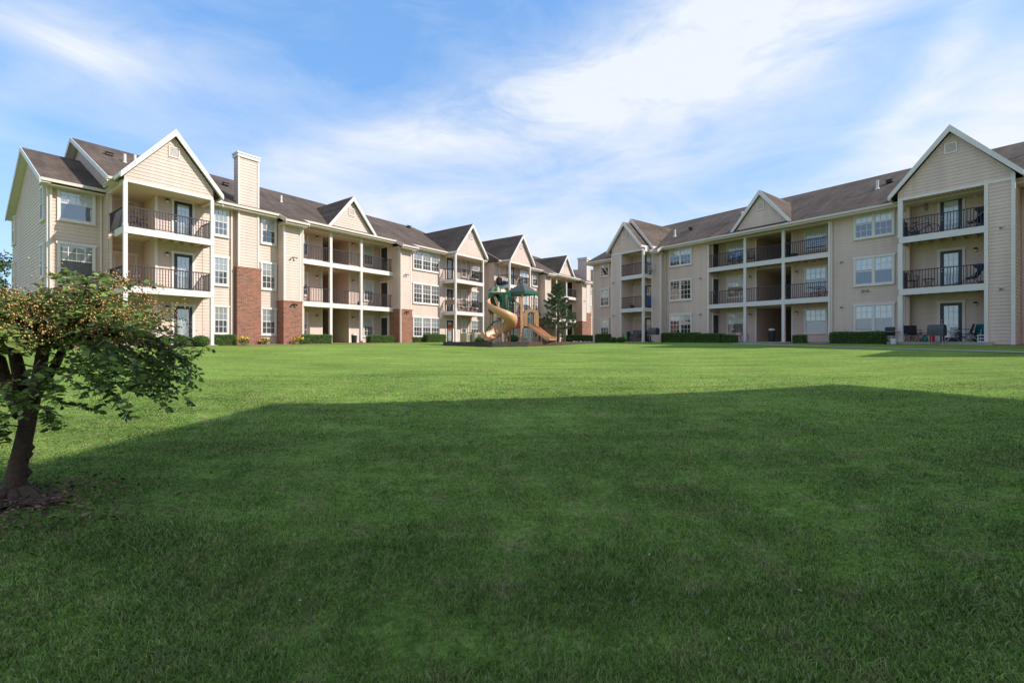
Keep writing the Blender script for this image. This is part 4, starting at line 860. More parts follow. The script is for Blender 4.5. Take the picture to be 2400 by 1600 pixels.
# ---------------------------------------------------------------- crape myrtle, left foreground
def myrtle():
    bx, by = -4.16, 3.80; bz = GZ(bx, by)
    t = thing('flowering_tree', 'small crooked tree with orange seed heads and drooping leafy twigs in left foreground', 'tree', (bx, by, bz))
    T = MB(); nodes = []
    base = [(-.02, 0, -.06), (-.01, 0, .08), (.03, 0, .30), (.10, 0, .62), (.13, 0, .84)]
    T.tube(base, [.115, .078, .060, .054, .064], 14)
    stems = [[(.12, 0, .80), (.02, .02, 1.02), (-.03, .02, 1.25), (.02, 0, 1.45)], [(.13, 0, .80), (.24, -.04, 1.02), (.26, -.02, 1.28), (.34, 0, 1.48)],
             [(.06, 0, .70), (-.14, .05, .98), (-.22, .05, 1.28), (-.34, .1, 1.46)], [(.12, .03, .84), (.14, .2, 1.12), (.18, .3, 1.42)], [(.1, -.02, .84), (.10, -.2, 1.1), (.12, -.3, 1.38)]]
    for q in stems: T.tube(q, [.052, .046, .040, .030][:len(q)] if len(q) == 4 else [.042, .034, .025], 10)
    for q in ((-.13, .07, .04), (.10, -.1, .0), (.16, .07, -.02), (-.02, -.16, .0), (.2, -.02, -.03)): T.tube([(q[0]*.3, q[1]*.3, .08), (q[0]*.8, q[1]*.8, .03), (q[0]*1.6, q[1]*1.6, -.07)], [.055, .042, .015], 8)
    for i in range(9):    # knobbly bark
        a = random.uniform(0, 6.28); z = random.uniform(.05, .8); T.tube([(.0+.14*z+math.cos(a)*.035, math.sin(a)*.035, z-.05), (.0+.14*z+math.cos(a)*.06, math.sin(a)*.06, z), (.0+.14*z+math.cos(a)*.035, math.sin(a)*.035, z+.06)], [.012, .024, .012], 8)
    ends = [Vector(q[-1]) for q in stems]; LP = []; LD = []; LS = []; FP = []
    def twig(p0, d0, L, n, droop, leafy=1., ls=.062, fruit=False, r=.006):
        p = Vector(p0); d = Vector(d0).normalized(); pts = [p.copy()]; st = L/n
        for i in range(n):
            d = (d+Vector((random.gauss(0, .09), random.gauss(0, .09), -droop+random.gauss(0, .06)))).normalized(); p = p+d*st; pts.append(p.copy())
            if i >= n*.15 and random.random() < leafy:
                sd = d.cross(Vector((0, 0, 1))).normalized() if abs(d.z) < .95 else Vector((1, 0, 0))
                for sg in (-1, 1):
                    ld = (sd*sg*.9+d*.45+Vector((random.gauss(0, .2), random.gauss(0, .2), random.gauss(.0, .28)-.1))); LP.append(tuple(p)); LD.append(tuple(ld)); LS.append(ls*random.uniform(.65, 1.25))
        if fruit:
            for i in range(random.randint(16, 34)):
                q = p+d*random.uniform(-.02, .16)+Vector((random.gauss(0, .038), random.gauss(0, .038), random.gauss(.02, .035))); FP.append(tuple(q))
        T.tube(pts, [r*(1-.7*i/n) for i in range(n+1)], 4, cap=False); return pts
    for k in range(74):
        e = random.choice(ends); az = random.uniform(0, 2*math.pi); low = random.random()
        L = random.uniform(.48, .84) if k % 3 else random.uniform(.3, .55)
        d = Vector((math.cos(az), math.sin(az)*.55, random.uniform(.2, 1.0)))
        pts = twig(e+Vector((random.gauss(0, .08), random.gauss(0, .08), random.uniform(-.04, .10))), d, L, 12, (.135 if d.x > -.2 else .12), .9, fruit=False, r=.014)
        for j in range(3, 12):
            for _ in range(2):
                if random.random() < .93:
                    a2 = az+random.choice((-1, 1))*random.uniform(.3, 1.3); dd = Vector((math.cos(a2), math.sin(a2), random.uniform(-.25, .75)))
                    twig(pts[j], dd, random.uniform(.14, .34), 7, random.uniform(.06, .16), .95, ls=.056, fruit=(random.random() < .62 and pts[j].z > 1.42), r=.004)
    # long hanging twigs to the right and around the trunk
    for k in range(44):
        az = random.uniform(-1.0, 1.0) if k % 4 else random.uniform(0, 6.28); rr = random.uniform(.50, .86)
        p = Vector((.25+math.cos(az)*rr*1.0, math.sin(az)*rr*.7, random.uniform(1.0, 1.45)))
        pts = twig(p, (math.cos(az)*.8, math.sin(az)*.5, -.2), random.uniform(.3, .5), 10, .10, 1, fruit=False, r=.005)
        for j in range(2, 10, 2): twig(pts[j], (random.gauss(0, .6), random.gauss(0, .5), -.6), random.uniform(.08, .2), 4, .05, 1, ls=.05, r=.003)
    for p, d, L in (((.25, -.2, 1.15), (1, -.2, -.1), .9), ((.3, -.1, 1.25), (1, .1, -.25), .85), ((.25, .1, 1.1), (1, .5, -.1), .8), ((.2, -.2, 1.05), (.8, -.7, -.1), .6), ((.16, -.05, .80), (1, -.1, .05), .55), ((.15, -.05, .92), (1, -.3, -.05), .62), ((.12, -.06, .62), (-.6, -.5, .3), .30), ((.05, -.08, .5), (-.8, -.3, .1), .28), ((.1, -.08, .7), (-.7, -.6, .5), .36), ((.2, 0, 1.0), (.8, -.5, .1), .6), ((.2, 0, 1.1), (.9, .2, .1), .7), ((.14, -.08, .74), (-.3, -.9, .1), .25), ((.06, -.08, .58), (.2, -1, .4), .2)):
        pts = twig(p, d, L, 12, .05, 1, ls=.058, r=.007)
        for j in (3, 5, 7, 9): twig(pts[j], (random.gauss(d[0], .5), random.gauss(d[1], .5), -.15), .16, 5, .06, 1, ls=.05, r=.003)
    T.build('trunk', M['bark'], t, smooth=True)
    V, Fq = leaf_cards(np.array(LP), np.array(LD), np.array(LS), ratio=.52); np_mesh('crown', V, Fq, M['leaf'], t)
    n = len(FP); P = np.array(FP); s = rng.uniform(.0045, .0088, n)[:, None]
    O = np.array([[1, 0, 0], [0, 1, 0], [-1, 0, 0], [0, -1, 0], [0, 0, 1.2], [0, 0, -1.2]]); V = (P[:, None, :]+O[None]*s[:, None, :]).reshape(-1, 3); b = np.arange(n)[:, None]*6
    Ft = np.concatenate([b+np.array([[i, (i+1) % 4, 4]]) for i in range(4)]+[b+np.array([[(i+1) % 4, i, 5]]) for i in range(4)])
    np_mesh('seed_heads', V, Ft, M['fruit'], t)
    print('myrtle leaves', len(LP), 'fruit', n)
    # bare soil ring at the base
    mb = MB(); k = 40
    ring = [(bx-.2+(.55+.10*math.sin(3*a)+.08*math.sin(7*a+1))*math.cos(a), by-.12+(.36+.06*math.sin(5*a)+.04*math.sin(9*a))*math.sin(a)) for a in [2*math.pi*i/k for i in range(k)]]
    for i in range(k):
        a, b_ = ring[i], ring[(i+1) % k]; c = (bx-.2, by-.12); pr = None
        for j in range(5):
            f0, f1 = j/5, (j+1)/5; q = [(c[0]+(p[0]-c[0])*f, c[1]+(p[1]-c[1])*f) for p, f in ((a, f0), (b_, f0), (b_, f1), (a, f1))]
            mb.add([(x, y, GZ(x, y)+.012+.03*(1-math.hypot(x-c[0], y-c[1]))) for x, y in q], [(0, 3, 2, 1)])
    tag(mb.build('mulch_ring', M['mulch']), kind='structure')
    n = 2600; r_ = np.abs(rng.normal(size=n))*.5+.05; a_ = rng.uniform(0, 6.283, n); X = bx-.1+1.25*r_*np.cos(a_); Y = by-.15+.8*r_*np.sin(a_)
    P = np.stack([X, Y, gz(X, Y)+.012+rng.uniform(0, .022, n)+.02*np.exp(-r_*3)], 1); D = rng.normal(size=(n, 3))*[1, 1, .22]
    V, Fq = leaf_cards(P, D, rng.uniform(.02, .055, n), ratio=.4); tag(np_mesh('leaf_litter', V, Fq, M['chips']), 'dry brown leaves and bark bits scattered at the foot of the tree', 'leaf litter', kind='stuff')
    return ring
M['chips'] = mat('dry_litter', (.17, .105, .065), .9, island=1.5)
ring_ = myrtle()
def litter():
    n = 420; Y = rng.uniform(2.0, 13, n)**1.0; X = rng.uniform(-1.1, 1.1, n)*Y; P = np.stack([X, Y, gz(X, Y)+.03], 1)
    V, Fq = leaf_cards(P, rng.normal(size=(n, 3))*[1, 1, .4], rng.uniform(.012, .032, n), ratio=.5); tag(np_mesh('fallen_leaves', V, Fq, M['straw']), 'small pale dry leaves scattered over the lawn', 'fallen leaves', kind='stuff')
M['straw'] = mat('pale_dry_leaf', (.24, .19, .10), .8, island=1.2)
litter()
# ---------------------------------------------------------------- pine
def pine():
    x, y = at(1308, 31.5); z = GZ(x, y)+.12; t = thing('pine_tree', 'young dark green pine with open whorled branches right of the play structure', 'tree', (x, y, z))
    T = MB(); T.tube([(0, 0, -.2), (.02, 0, .8), (-.01, 0, 2.2), (0, 0, 3.4), (0, 0, 4.1)], [.11, .10, .07, .04, .015], 10)
    P, D = [], []
    H = 4.15; z_ = .95
    while z_ < 4.0:
        f = (z_-.95)/3.1; Lm = (1.48*(1-f)**.8+.12)*(.85 if z_ < 1.2 else 1); nb = random.choice((5, 6, 7)) if f < .8 else 4
        a0 = random.uniform(0, 6.28)
        for i in range(nb):
            a = a0+6.28*i/nb+random.gauss(0, .2); L = Lm*random.uniform(.65, 1.1); el = .05+.45*f+random.gauss(0, .08)
            pts = [Vector((0, 0, z_))]; d = Vector((math.cos(a), math.sin(a), el-.1))
            for s in range(6): d = (d+Vector((0, 0, .07))).normalized(); pts.append(pts[-1]+d*L/6)
            T.tube(pts, [.025*(1-.12*s) for s in range(7)], 5, cap=False)
            for s in range(2, 7):
                for q in range(2 if s < 6 else 3):
                    if random.random() < (.55 if s < 4 else .12): continue
                    off = Vector((random.gauss(0, .11), random.gauss(0, .11), random.gauss(.02, .06)))*(L/1.0*.8+.3) if s < 6 else Vector((0, 0, 0)); c = pts[s]+off; ax = (d+off*2+Vector((0, 0, .35))).normalized()
                    for m in range(38):
                        r = Vector((random.gauss(0, 1), random.gauss(0, 1), random.gauss(0, 1))).normalized(); P.append(tuple(c+ax*random.uniform(-.10, .06))); D.append(tuple(ax*.75+r*.9))
        z_ += random.uniform(.24, .34)
    for m in range(120): P.append((random.gauss(0, .02), random.gauss(0, .02), random.uniform(3.7, 4.15))); D.append((random.gauss(0, .7), random.gauss(0, .7), 1))
    T.build('trunk', M['pinecore'], t)
    V, Fq = leaf_cards(np.array(P), np.array(D), rng.uniform(.09, .16, len(P)), ratio=.13); np_mesh('crown', V, Fq, M['needle'], t)
pine()
def far_tree(x, y, h, r, label, n=5000, ls=.30, kind_m='fartree'):
    z = GZ(x, y); t = thing('leafy_tree', label, 'tree', (x, y, z), 0, 'trees behind the left building')
    T = MB(); T.tube([(0, 0, -.2), (.05, 0, h*.35), (0, .1, h*.7)], [.22, .16, .07], 8)
    cl = [Vector((random.gauss(0, r*.45), random.gauss(0, r*.45), h*random.uniform(.42, .93))) for _ in range(34)]
    for c in cl[:14]: T.tube([(0, 0, h*.4), tuple(c*.6+Vector((0, 0, h*.18))), tuple(c)], [.09, .05, .015], 5)
    P = []
    for i in range(n): c = cl[i % len(cl)]; v = Vector((random.gauss(0, 1), random.gauss(0, 1), random.gauss(0, .8))).normalized()*r*.30*random.uniform(.5, 1.05); P.append(tuple(c+v))
    P = np.array(P); V, Fq = leaf_cards(P, rng.normal(size=(n, 3))+[0, 0, -.2], rng.uniform(.6, 1.2, n)*ls, ratio=.6); np_mesh('crown', V, Fq, M[kind_m], t); T.build('trunk', M['bark'], t)
far_tree(-54, 46, 9.6, 3.0, 'round leafy tree behind the left end wall, seen at the photo edge')
far_tree(-46, 33, 6.2, 2.6, 'lower leafy tree behind the flowering tree at the far left edge', 4000)
# ---------------------------------------------------------------- playground
def sweep(mb, path, sect, mi=0):
    """path: list of (pos, side vector, up vector); sect: closed polygon of (u,v)"""
    k = len(sect); vs = []
    for p, s, u in path:
        for a, b in sect: vs.append(Vector(p)+Vector(s)*a+Vector(u)*b)
    fs_ = [(i*k+j, i*k+(j+1) % k, (i+1)*k+(j+1) % k, (i+1)*k+j) for i in range(len(path)-1) for j in range(k)]
    fs_ += [tuple(range(k-1, -1, -1)), tuple((len(path)-1)*k+j for j in range(k))]; mb.add(vs, fs_, mi)
def playset():
    ox, oy = 0, 29.2; oz = 1.50; t = thing('play_structure', 'tan and green play structure with spiral slide, twin slide and pyramid canopy', 'play structure', (ox, oy, oz))
    def b(name, mb, m, par=None, smooth=False):
        mb.v = [(x-ox, y-oy, z-oz) for x, y, z in mb.v]; return mb.build(name, M[m], par or t, smooth=smooth)
    # spiral slide
    ax, ay, Rr = -.60, 28.25, .56; path = []; seq = [(150, 3.86), (180, 3.66), (225, 3.38), (270, 3.10), (315, 2.84), (360, 2.58), (405, 2.34), (450, 2.12), (490, 1.96)]
    for i in range(41):
        th = 150+340*i/40; z = np.interp(th, [a for a, _ in seq], [c for _, c in seq]); a = R(th); rr = Rr
        path.append(((ax+rr*math.cos(a), ay+rr*math.sin(a), z), (math.cos(a), math.sin(a), .10), (0, 0, 1)))
    p, s_, u = path[-1]; d = Vector((-math.sin(R(490)), math.cos(R(490)), 0))
    for i in range(1, 7): dd = (d+Vector((-.25*i/6, -.1*i, 0))).normalized(); p = (p[0]+dd.x*.15, p[1]+dd.y*.15, max(1.72, p[2]-.055*(1 if i < 4 else .3))); sv = Vector((dd.y, -dd.x, 0)); path.append((p, tuple(sv), (0, 0, 1)))
    outer = [(-.34, .26), (-.35, .05), (-.22, -.08), (.12, -.09), (.30, .02), (.37, .20), (.385, .44)]; inner = [(.345, .44), (.33, .22), (.26, .07), (.10, -.04), (-.20, -.03), (-.30, .07), (-.30, .26)]
    mb = MB(); sweep(mb, path, outer+inner); b('spiral_slide', mb, 'tan', smooth=True)
    # posts
    def pst(x, y, z0, z1, r=.055, m='tanpost', n='post'): mb = MB(); mb.tube([(x, y, z0), (x, y, z1)], r, 12); return b(n, mb, m)
    pst(ax, ay, 1.3, 3.3, .06)
    for x, y, z1 in ((-.34, 29.0, 4.7), (-1.42, 29.3, 4.7), (-1.3, 30.0, 4.7), (-.4, 30.0, 4.7)): pst(x, y, 1.3, z1)
    for x, y in ((.66, 28.85), (1.46, 29.75), (-.14, 29.65), (.62, 30.4)): pst(x, y, 1.3, 4.72, .06)
    pst(.56, 28.7, 1.3, 4.35, .05, 'tan', 'climbing_pole')
    for z in (2.1, 2.75, 3.6): mb = MB(); mb.tube([(.56, 28.7, z), (.66, 28.85, z)], .05, 8); mb.tube([(.50, 28.7, z-.06), (.62, 28.68, z+.06)], .045, 8); b('clamp', mb, 'tan')
    # enclosed tower: deck, panels and dome
    mb = MB(); mb.box(-1.45, -.32, 29.0, 30.05, 3.42, 3.52); b('deck', mb, 'greencoat')
    mb = MB(); mb.box(-.2, 1.5, 29.0, 30.4, 2.5, 2.6); b('deck', mb, 'greencoat')
    mb = MB(); cx, cz = -1.0, 4.15
    # curved left hood with a big round opening
    k = 24; vo = []; 
    for i in range(k):
        a0, a1 = 2*math.pi*i/k, 2*math.pi*(i+1)/k
        def sq(a, rr): c_, s2 = math.cos(a), math.sin(a); m_ = (abs(c_)**5+abs(s2)**5)**(-1/5); return (cx+c_*m_*rr*.53, cz+s2*m_*rr*.62)
        o0, o1 = sq(a0, 1), sq(a1, 1); i0, i1 = (cx+.36*math.cos(a0), cz+.05+.42*math.sin(a0)), (cx+.36*math.cos(a1), cz+.05+.42*math.sin(a1))
        for y0, y1, fl in ((28.98, 29.04, 0),):
            mb.add([(o0[0], y0, o0[1]), (o1[0], y0, o1[1]), (i1[0], y0, i1[1]), (i0[0], y0, i0[1]), (o0[0], y1, o0[1]), (o1[0], y1, o1[1]), (i1[0], y1, i1[1]), (i0[0], y1, i0[1])], [(0, 1, 2, 3), (7, 6, 5, 4), (0, 4, 5, 1), (3, 2, 6, 7)])
    b('window_panel', mb, 'green')
    for xx, rx in ((-1.08, .22), (-.98, .22)): mb = MB(); mb.tube([(xx-.1, 29.0, 4.5), (xx+.2, 28.95, 3.75)], .022, 8); b('grab_bar', mb, 'tanpost')
    mb = MB(); mb.box(-1.5, -1.45, 29.04, 30.0, 3.5, 4.72); b('side_panel', mb, 'green'); mb = MB(); mb.box(-1.4, -.4, 30.0, 30.05, 3.5, 4.72); b('back_panel', mb, 'green')
    mb = MB()
    for x0, x1 in ((-.46, -.40), (-.30, -.24), (-.14, -.08)): mb.prism([(x0, 28.93, 3.55), (x1, 28.96, 3.55), (x1, 28.96, 4.76), (x0, 28.93, 4.76)], (0, .05, 0))
    mb.box(-.46, -.08, 28.94, 29.0, 4.6, 4.76); mb.box(-.46, -.08, 28.94, 29.0, 3.55, 3.75); mb.prism([(-.42, 28.95, 3.8), (-.34, 28.95, 3.8), (-.12, 28.95, 4.6), (-.2, 28.95, 4.6)], (0, .04, 0)); b('slotted_panel', mb, 'green')
    mb = MB(); n = 16
    for i in range(n):
        a0, a1 = 2*math.pi*i/n, 2*math.pi*(i+1)/n; pr = [(.60, 4.78), (.56, 4.90), (.42, 5.04), (.22, 5.15), (.04, 5.20)]
        for (r0, z0), (r1, z1) in zip(pr[:-1], pr[1:]):
            e = .03 if i % 2 else 0
            mb.add([(-.93+(r0+e)*math.cos(a0), 29.5+(r0+e)*math.sin(a0), z0+e), (-.93+(r0+e)*math.cos(a1), 29.5+(r0+e)*math.sin(a1), z0+e), (-.93+(r1+e)*math.cos(a1), 29.5+(r1+e)*math.sin(a1), z1+e), (-.93+(r1+e)*math.cos(a0), 29.5+(r1+e)*math.sin(a0), z1+e)], [(0, 1, 2, 3)], i % 2)
    mb.lathe([(.62, 4.70), (.66, 4.74), (.62, 4.80), (.5, 4.80)], -.93, 29.5, 16)
    mb.v = [(x-ox, y-oy, z-oz) for x, y, z in mb.v]; mb.build('dome_roof', [M['beige'], M['green']], t)
    # pyramid canopy, corner towards the viewer
    C = Vector((.68, 29.6, 0)); k4 = [Vector((.80, 28.52, 0)), Vector((1.74, 29.75, 0)), Vector((.50, 30.7, 0)), Vector((-.36, 29.45, 0))]; zb, zt_, za = 4.62, 4.78, 5.45
    mb = MB(); n = 9
    for i in range(4):
        a, c = k4[i], k4[(i+1) % 4]
        for j in range(n):          # overlapping shingle courses
            f0, f1 = j/n, (j+1)/n; z0 = zt_+(za-zt_)*f0; z1 = zt_+(za-zt_)*f1
            p = [a.lerp(C, f0), c.lerp(C, f0), c.lerp(C, f1), a.lerp(C, f1)]; q = 1.02
            vs_ = [(C.x+(p[0].x-C.x)*q, C.y+(p[0].y-C.y)*q, z0+.012), (C.x+(p[1].x-C.x)*q, C.y+(p[1].y-C.y)*q, z0+.012), (p[2].x, p[2].y, z1), (p[3].x, p[3].y, z1), (p[0].x, p[0].y, z0-.01), (p[1].x, p[1].y, z0-.01)]
            mb.add(vs_, [(0, 1, 2, 3), (4, 5, 1, 0)])
    cn = b('canopy_roof', mb, 'shinglegreen')
    mb = MB()
    for i in range(4):
        a, c = k4[i], k4[(i+1) % 4]; mb.add([(a.x, a.y, zb), (c.x, c.y, zb), (c.x, c.y, zt_+.01), (a.x, a.y, zt_+.01)], [(0, 1, 2, 3)])
    mb.add([(v.x, v.y, zb+.01) for v in k4], [(3, 2, 1, 0)]); b('canopy_rim', mb, 'green', cn)
    # bars between the towers
    def bars(p0, p1, z0a, z0b, z1a, z1b, n, m='greencoat', nm='guard_rail'):
        mb = MB()
        for i in range(n+1):
            f = i/n; x, y = p0[0]+(p1[0]-p0[0])*f, p0[1]+(p1[1]-p0[1])*f; mb.tube([(x, y, z0a+(z0b-z0a)*f), (x, y, z1a+(z1b-z1a)*f)], .014, 6)
        for za_, zb_ in ((z0a, z0b), (z1a, z1b)): mb.tube([(p0[0], p0[1], za_), (p1[0], p1[1], zb_)], .022, 6)
        b(nm, mb, m)
    bars((-.3, 29.1), (.45, 29.0), 3.55, 3.1, 4.45, 3.95, 7); bars((-.2, 29.9), (.5, 30.2), 3.5, 3.2, 4.5, 4.1, 7); bars((.75, 30.3), (1.4, 29.85), 2.65, 2.65, 3.5, 3.5, 6); bars((-.1, 29.7), (-.1, 29.1), 2.6, 2.6, 3.4, 3.4, 5)
    # tan stair
    for i in range(5):
        mb = MB(); x = -.28+.155*i; z = 3.52-.16*i; mb.box(x, x+.20, 28.95, 29.55, z-.14, z); mb.box(x, x+.05, 28.92, 28.96, z-.2, z+.12); b('step', mb, 'tan')
    # red ladder and rungs
    mb = MB()
    for xx in (.34, .52): mb.tube([(xx-.05, 28.95, 3.45), (xx, 28.8, 2.4)], .02, 6)
    for j in range(5): z = 3.3-.2*j; mb.tube([(.28, 28.9, z), (.52, 28.85, z)], .02, 6)
    b('ladder', mb, 'red')
    for i in range(2): mb = MB(); mb.box(.22, .56, 28.6+.1*i, 28.85+.1*i, 2.50+.18*i, 2.58+.18*i); b('red_step', mb, 'red')
    # arched tunnel over the twin slide
    mb = MB(); cxx = 1.24
    def arch(w, z0, zs, zt2, k=14): return [(cxx-w, z0)]+[(cxx-w*math.cos(math.pi*i/k), zs+(zt2-zs)*math.sin(math.pi*i/k)**.8) for i in range(k+1)]+[(cxx+w, z0)]
    o_, i_ = arch(.46, 2.55, 3.35, 3.66), arch(.27, 2.55, 3.2, 3.48); y0, y1 = 28.85, 29.25; n = len(o_)
    V_ = [(x, y, z) for y in (y0, y1) for pl in (o_, i_) for x, z in pl]
    F_ = []
    for j in range(n-1): F_ += [(j, j+1, n+j+1, n+j), (2*n+j+1, 2*n+j, 3*n+j, 3*n+j+1), (j+1, j, 2*n+j, 2*n+j+1), (n+j, n+j+1, 3*n+j+1, 3*n+j)]
    mb.add(V_, F_); b('tunnel_hood', mb, 'tan', smooth=False)
    # twin slide
    d = Vector((.8, -.6, 0)); wv = Vector((.6, .8, 0)); mb = MB(); S0 = Vector((1.0, 28.8, 2.56)); pts = []
    prof = [(0, 0), (.1, 0), (1.15, -.70), (1.35, -.80), (1.65, -.82)]
    rails = [(-.02, .03), (.36, .40), (.74, .79)]
    for (u, v), (u2, v2) in zip(prof[:-1], prof[1:]):
        A0, A1 = S0+d*u+Vector((0, 0, v)), S0+d*u2+Vector((0, 0, v2))
        mb.prism([A0, A0+wv*.77, A1+wv*.77, A1], (0, 0, -.05))
        for r0, r1 in rails: h = .15; mb.prism([A0+wv*r0+Vector((0, 0, -.06)), A1+wv*r0+Vector((0, 0, -.06)), A1+wv*r0+Vector((0, 0, h)), A0+wv*r0+Vector((0, 0, h))], tuple(wv*(r1-r0)))
    b('twin_slide', mb, 'tan')
    for q in ((1.0, .05), (1.0, .7)): p_ = S0+d*q[0]+wv*q[1]; pst(p_.x, p_.y, 1.3, p_.z-.62, .04, 'tanpost', 'slide_leg')
    pst(1.46, 28.95, 1.3, 2.55, .05)
    # arched green climber on the left
    mb = MB()
    for yy in (28.6, 29.1): mb.tube([(-.85, yy+.2, 2.92), (-1.15, yy+.1, 2.85), (-1.5, yy, 2.5), (-1.75, yy-.05, 2.05), (-1.9, yy-.1, 1.45)], .03, 8)
    for x, z in ((-1.15, 2.85), (-1.36, 2.68), (-1.53, 2.45), (-1.66, 2.22), (-1.77, 1.98), (-1.85, 1.72)): mb.tube([(x, 28.58, z), (x, 29.15, z)], .02, 6)
    b('arched_climber', mb, 'greencoat')
playset()
def border():
    P = [on_ground(1039, 809.6), on_ground(1154, 813.2), on_ground(1237.5, 812.2), on_ground(1317, 809), on_ground(1394.5, 804.6)]
    top = 1.585
    c0 = P[0]; t = thing('playground_border', 'dark weathered timber and block edging around the playground mulch', 'edging', (c0[0], c0[1], GZ(*c0)))
    def seg(a, c, blocks=False):
        L = math.hypot(c[0]-a[0], c[1]-a[1]); u = ((c[0]-a[0])/L, (c[1]-a[1])/L); nn = (-u[1], u[0]); z0 = min(GZ(*a), GZ(*c))-.12; n = max(1, round(L/(.36 if blocks else 2.4)))
        for row in range(2):
            for i in range(n):
                f0, f1 = i/n, (i+1)/n; g = .012; lo = top-.14*(2-row) if row else z0; hi = top-.145 if not row else top+random.uniform(-.008, .008); sh = (.5/n if row and blocks and i < n-1 else 0)
                p0 = (a[0]+u[0]*(L*(f0+sh)+g), a[1]+u[1]*(L*(f0+sh)+g)); p1 = (a[0]+u[0]*(L*(min(1, f1+sh))-g), a[1]+u[1]*(L*(min(1, f1+sh))-g)); w_ = .15; j = random.uniform(-.012, .012)
                mb = MB(); mb.prism([(p0[0]+nn[0]*j-c0[0], p0[1]+nn[1]*j-c0[1], lo-GZ(*c0)), (p1[0]+nn[0]*j-c0[0], p1[1]+nn[1]*j-c0[1], lo-GZ(*c0)), (p1[0]+nn[0]*(w_+j)-c0[0], p1[1]+nn[1]*(w_+j)-c0[1], lo-GZ(*c0)), (p0[0]+nn[0]*(w_+j)-c0[0], p0[1]+nn[1]*(w_+j)-c0[1], lo-GZ(*c0))], (0, 0, hi-lo))
                mb.build('edging_block' if blocks else 'edging_timber', M['timber'], t)
    seg(P[0], P[1]); seg(P[1], P[2], True); seg(P[2], P[3]); seg(P[3], P[4])
    back = [(P[4][0]+1.2, P[4][1]+4.5), (1.5, 38.0), (P[0][0]-.2, P[0][1]+5.5)]
    seg(P[4], back[0]); seg(back[2], P[0])
    mb = MB(); cen = (0.6, 32); ring = [P[0], P[1], P[2], P[3], P[4]]+back; zc = top-.07
    mb.prism([(x, y, zc) for x, y in ring], (0, 0, -.5)); o = mb.build('mulch_bed', M['mulch']); tag(o, kind='structure')
    return ring
pit = border()
# pale stones in the bed right of the pine
for i, (px, Y) in enumerate(((1345, 33), (1352, 33.4), (1361, 33.1), (1372, 33.6), (1381, 33.2))):
    x, y = at(px, Y); mb = MB(); mb.lathe([(.02, 0), (.09, .02), (.11, .06), (.07, .10), (.01, .12)], 0, 0, 9); mb.v = [(a*(1+.2*math.sin(i+b*9)), b, c) for a, b, c in mb.v]
    o = mb.build('stone', M['rock'], None, (x, y, 1.515)); tag(o, 'pale rounded stone in the planting bed right of the pine', 'stone', 'pale stones in the bed')
def ac(px, F, c, label, h=.75, w=.75):
    x, y, _ = F.w(fs(F, px, c), c-F.c0); z = GZ(x, y); t = thing('air_conditioner', label, 'air conditioner', (x, y, z), F.rz, 'outdoor cooling units'); mb = MB(); mb.box(-w/2, w/2, -w/2, w/2, .06, h); mb.build('housing', M['acunit'], t)
    mb = MB(); mb.box(-w/2-.05, w/2+.05, -w/2-.05, w/2+.05, 0, .058); mb.build('pad', M['concrete'], t)
    mb = MB()
    for i in range(9): zz = .14+i*(h-.22)/9; mb.box(-w/2+.05, w/2-.05, -w/2-.012, -w/2-.002, zz, zz+.02)
    for r in (.08, .16, .24, .31): mb.ring((0, 0, h+.02), ((1, 0, 0), (0, 1, 0)), r*w/.75, .008, 16)
    mb.build('grille', M['grey'], t)
ac(1093, FL, 26.0, 'beige cooling unit nearest the second porch post'); ac(1112, FL, 25.6, 'beige cooling unit half hidden left of the playground', .85); ac(1128, FL, 25.2, 'small cooling unit beside the low shrub left of the slide', .65)
# ---------------------------------------------------------------- concrete walk
FRw = lambda a, y: FR.w(a, y)[:2]
draped('footpath', [(FRw(-15.6, -.3), FRw(-14.2, -.3)), (FRw(-15.6, -3.2), FRw(-14.2, -3.2)), (FRw(-15.0, -4.3), FRw(-13.4, -3.6)), (FRw(-12, -5.6), FRw(-11.5, -4.9)), (FRw(-6, -7.4), FRw(-6, -6.7)), (FRw(0, -9.2), FRw(0, -8.5)), (FRw(6, -10.8), FRw(6, -10.1)), (FRw(14, -12.8), FRw(14, -12.1))], M['concrete'], .015)

FLw = lambda a, y: FL.w(a, y)[:2]
def bed(F, name, pts, out):
    fw = lambda a, y: F.w(a, y)[:2]; st = []
    a = pts[0]
    while a <= pts[1]: st.append((fw(a, out-.35*math.sin(a*1.7)-.15*math.sin(a*4.1)), fw(a, .8))); a += .5
    draped(name, st, M['strawbed'], .012)
M['strawbed'] = mat('straw_mulch', (.27, .17, .095), 1, [(6, .3), (30, .3)], (30, .8, .03))
bed(FL, 'planting_bed', (4.5, 28.5), -1.25); bed(FR, 'planting_bed', (-27, -16.2), -1.75); bed(FR, 'planting_bed', (-13.4, 3), -1.75)
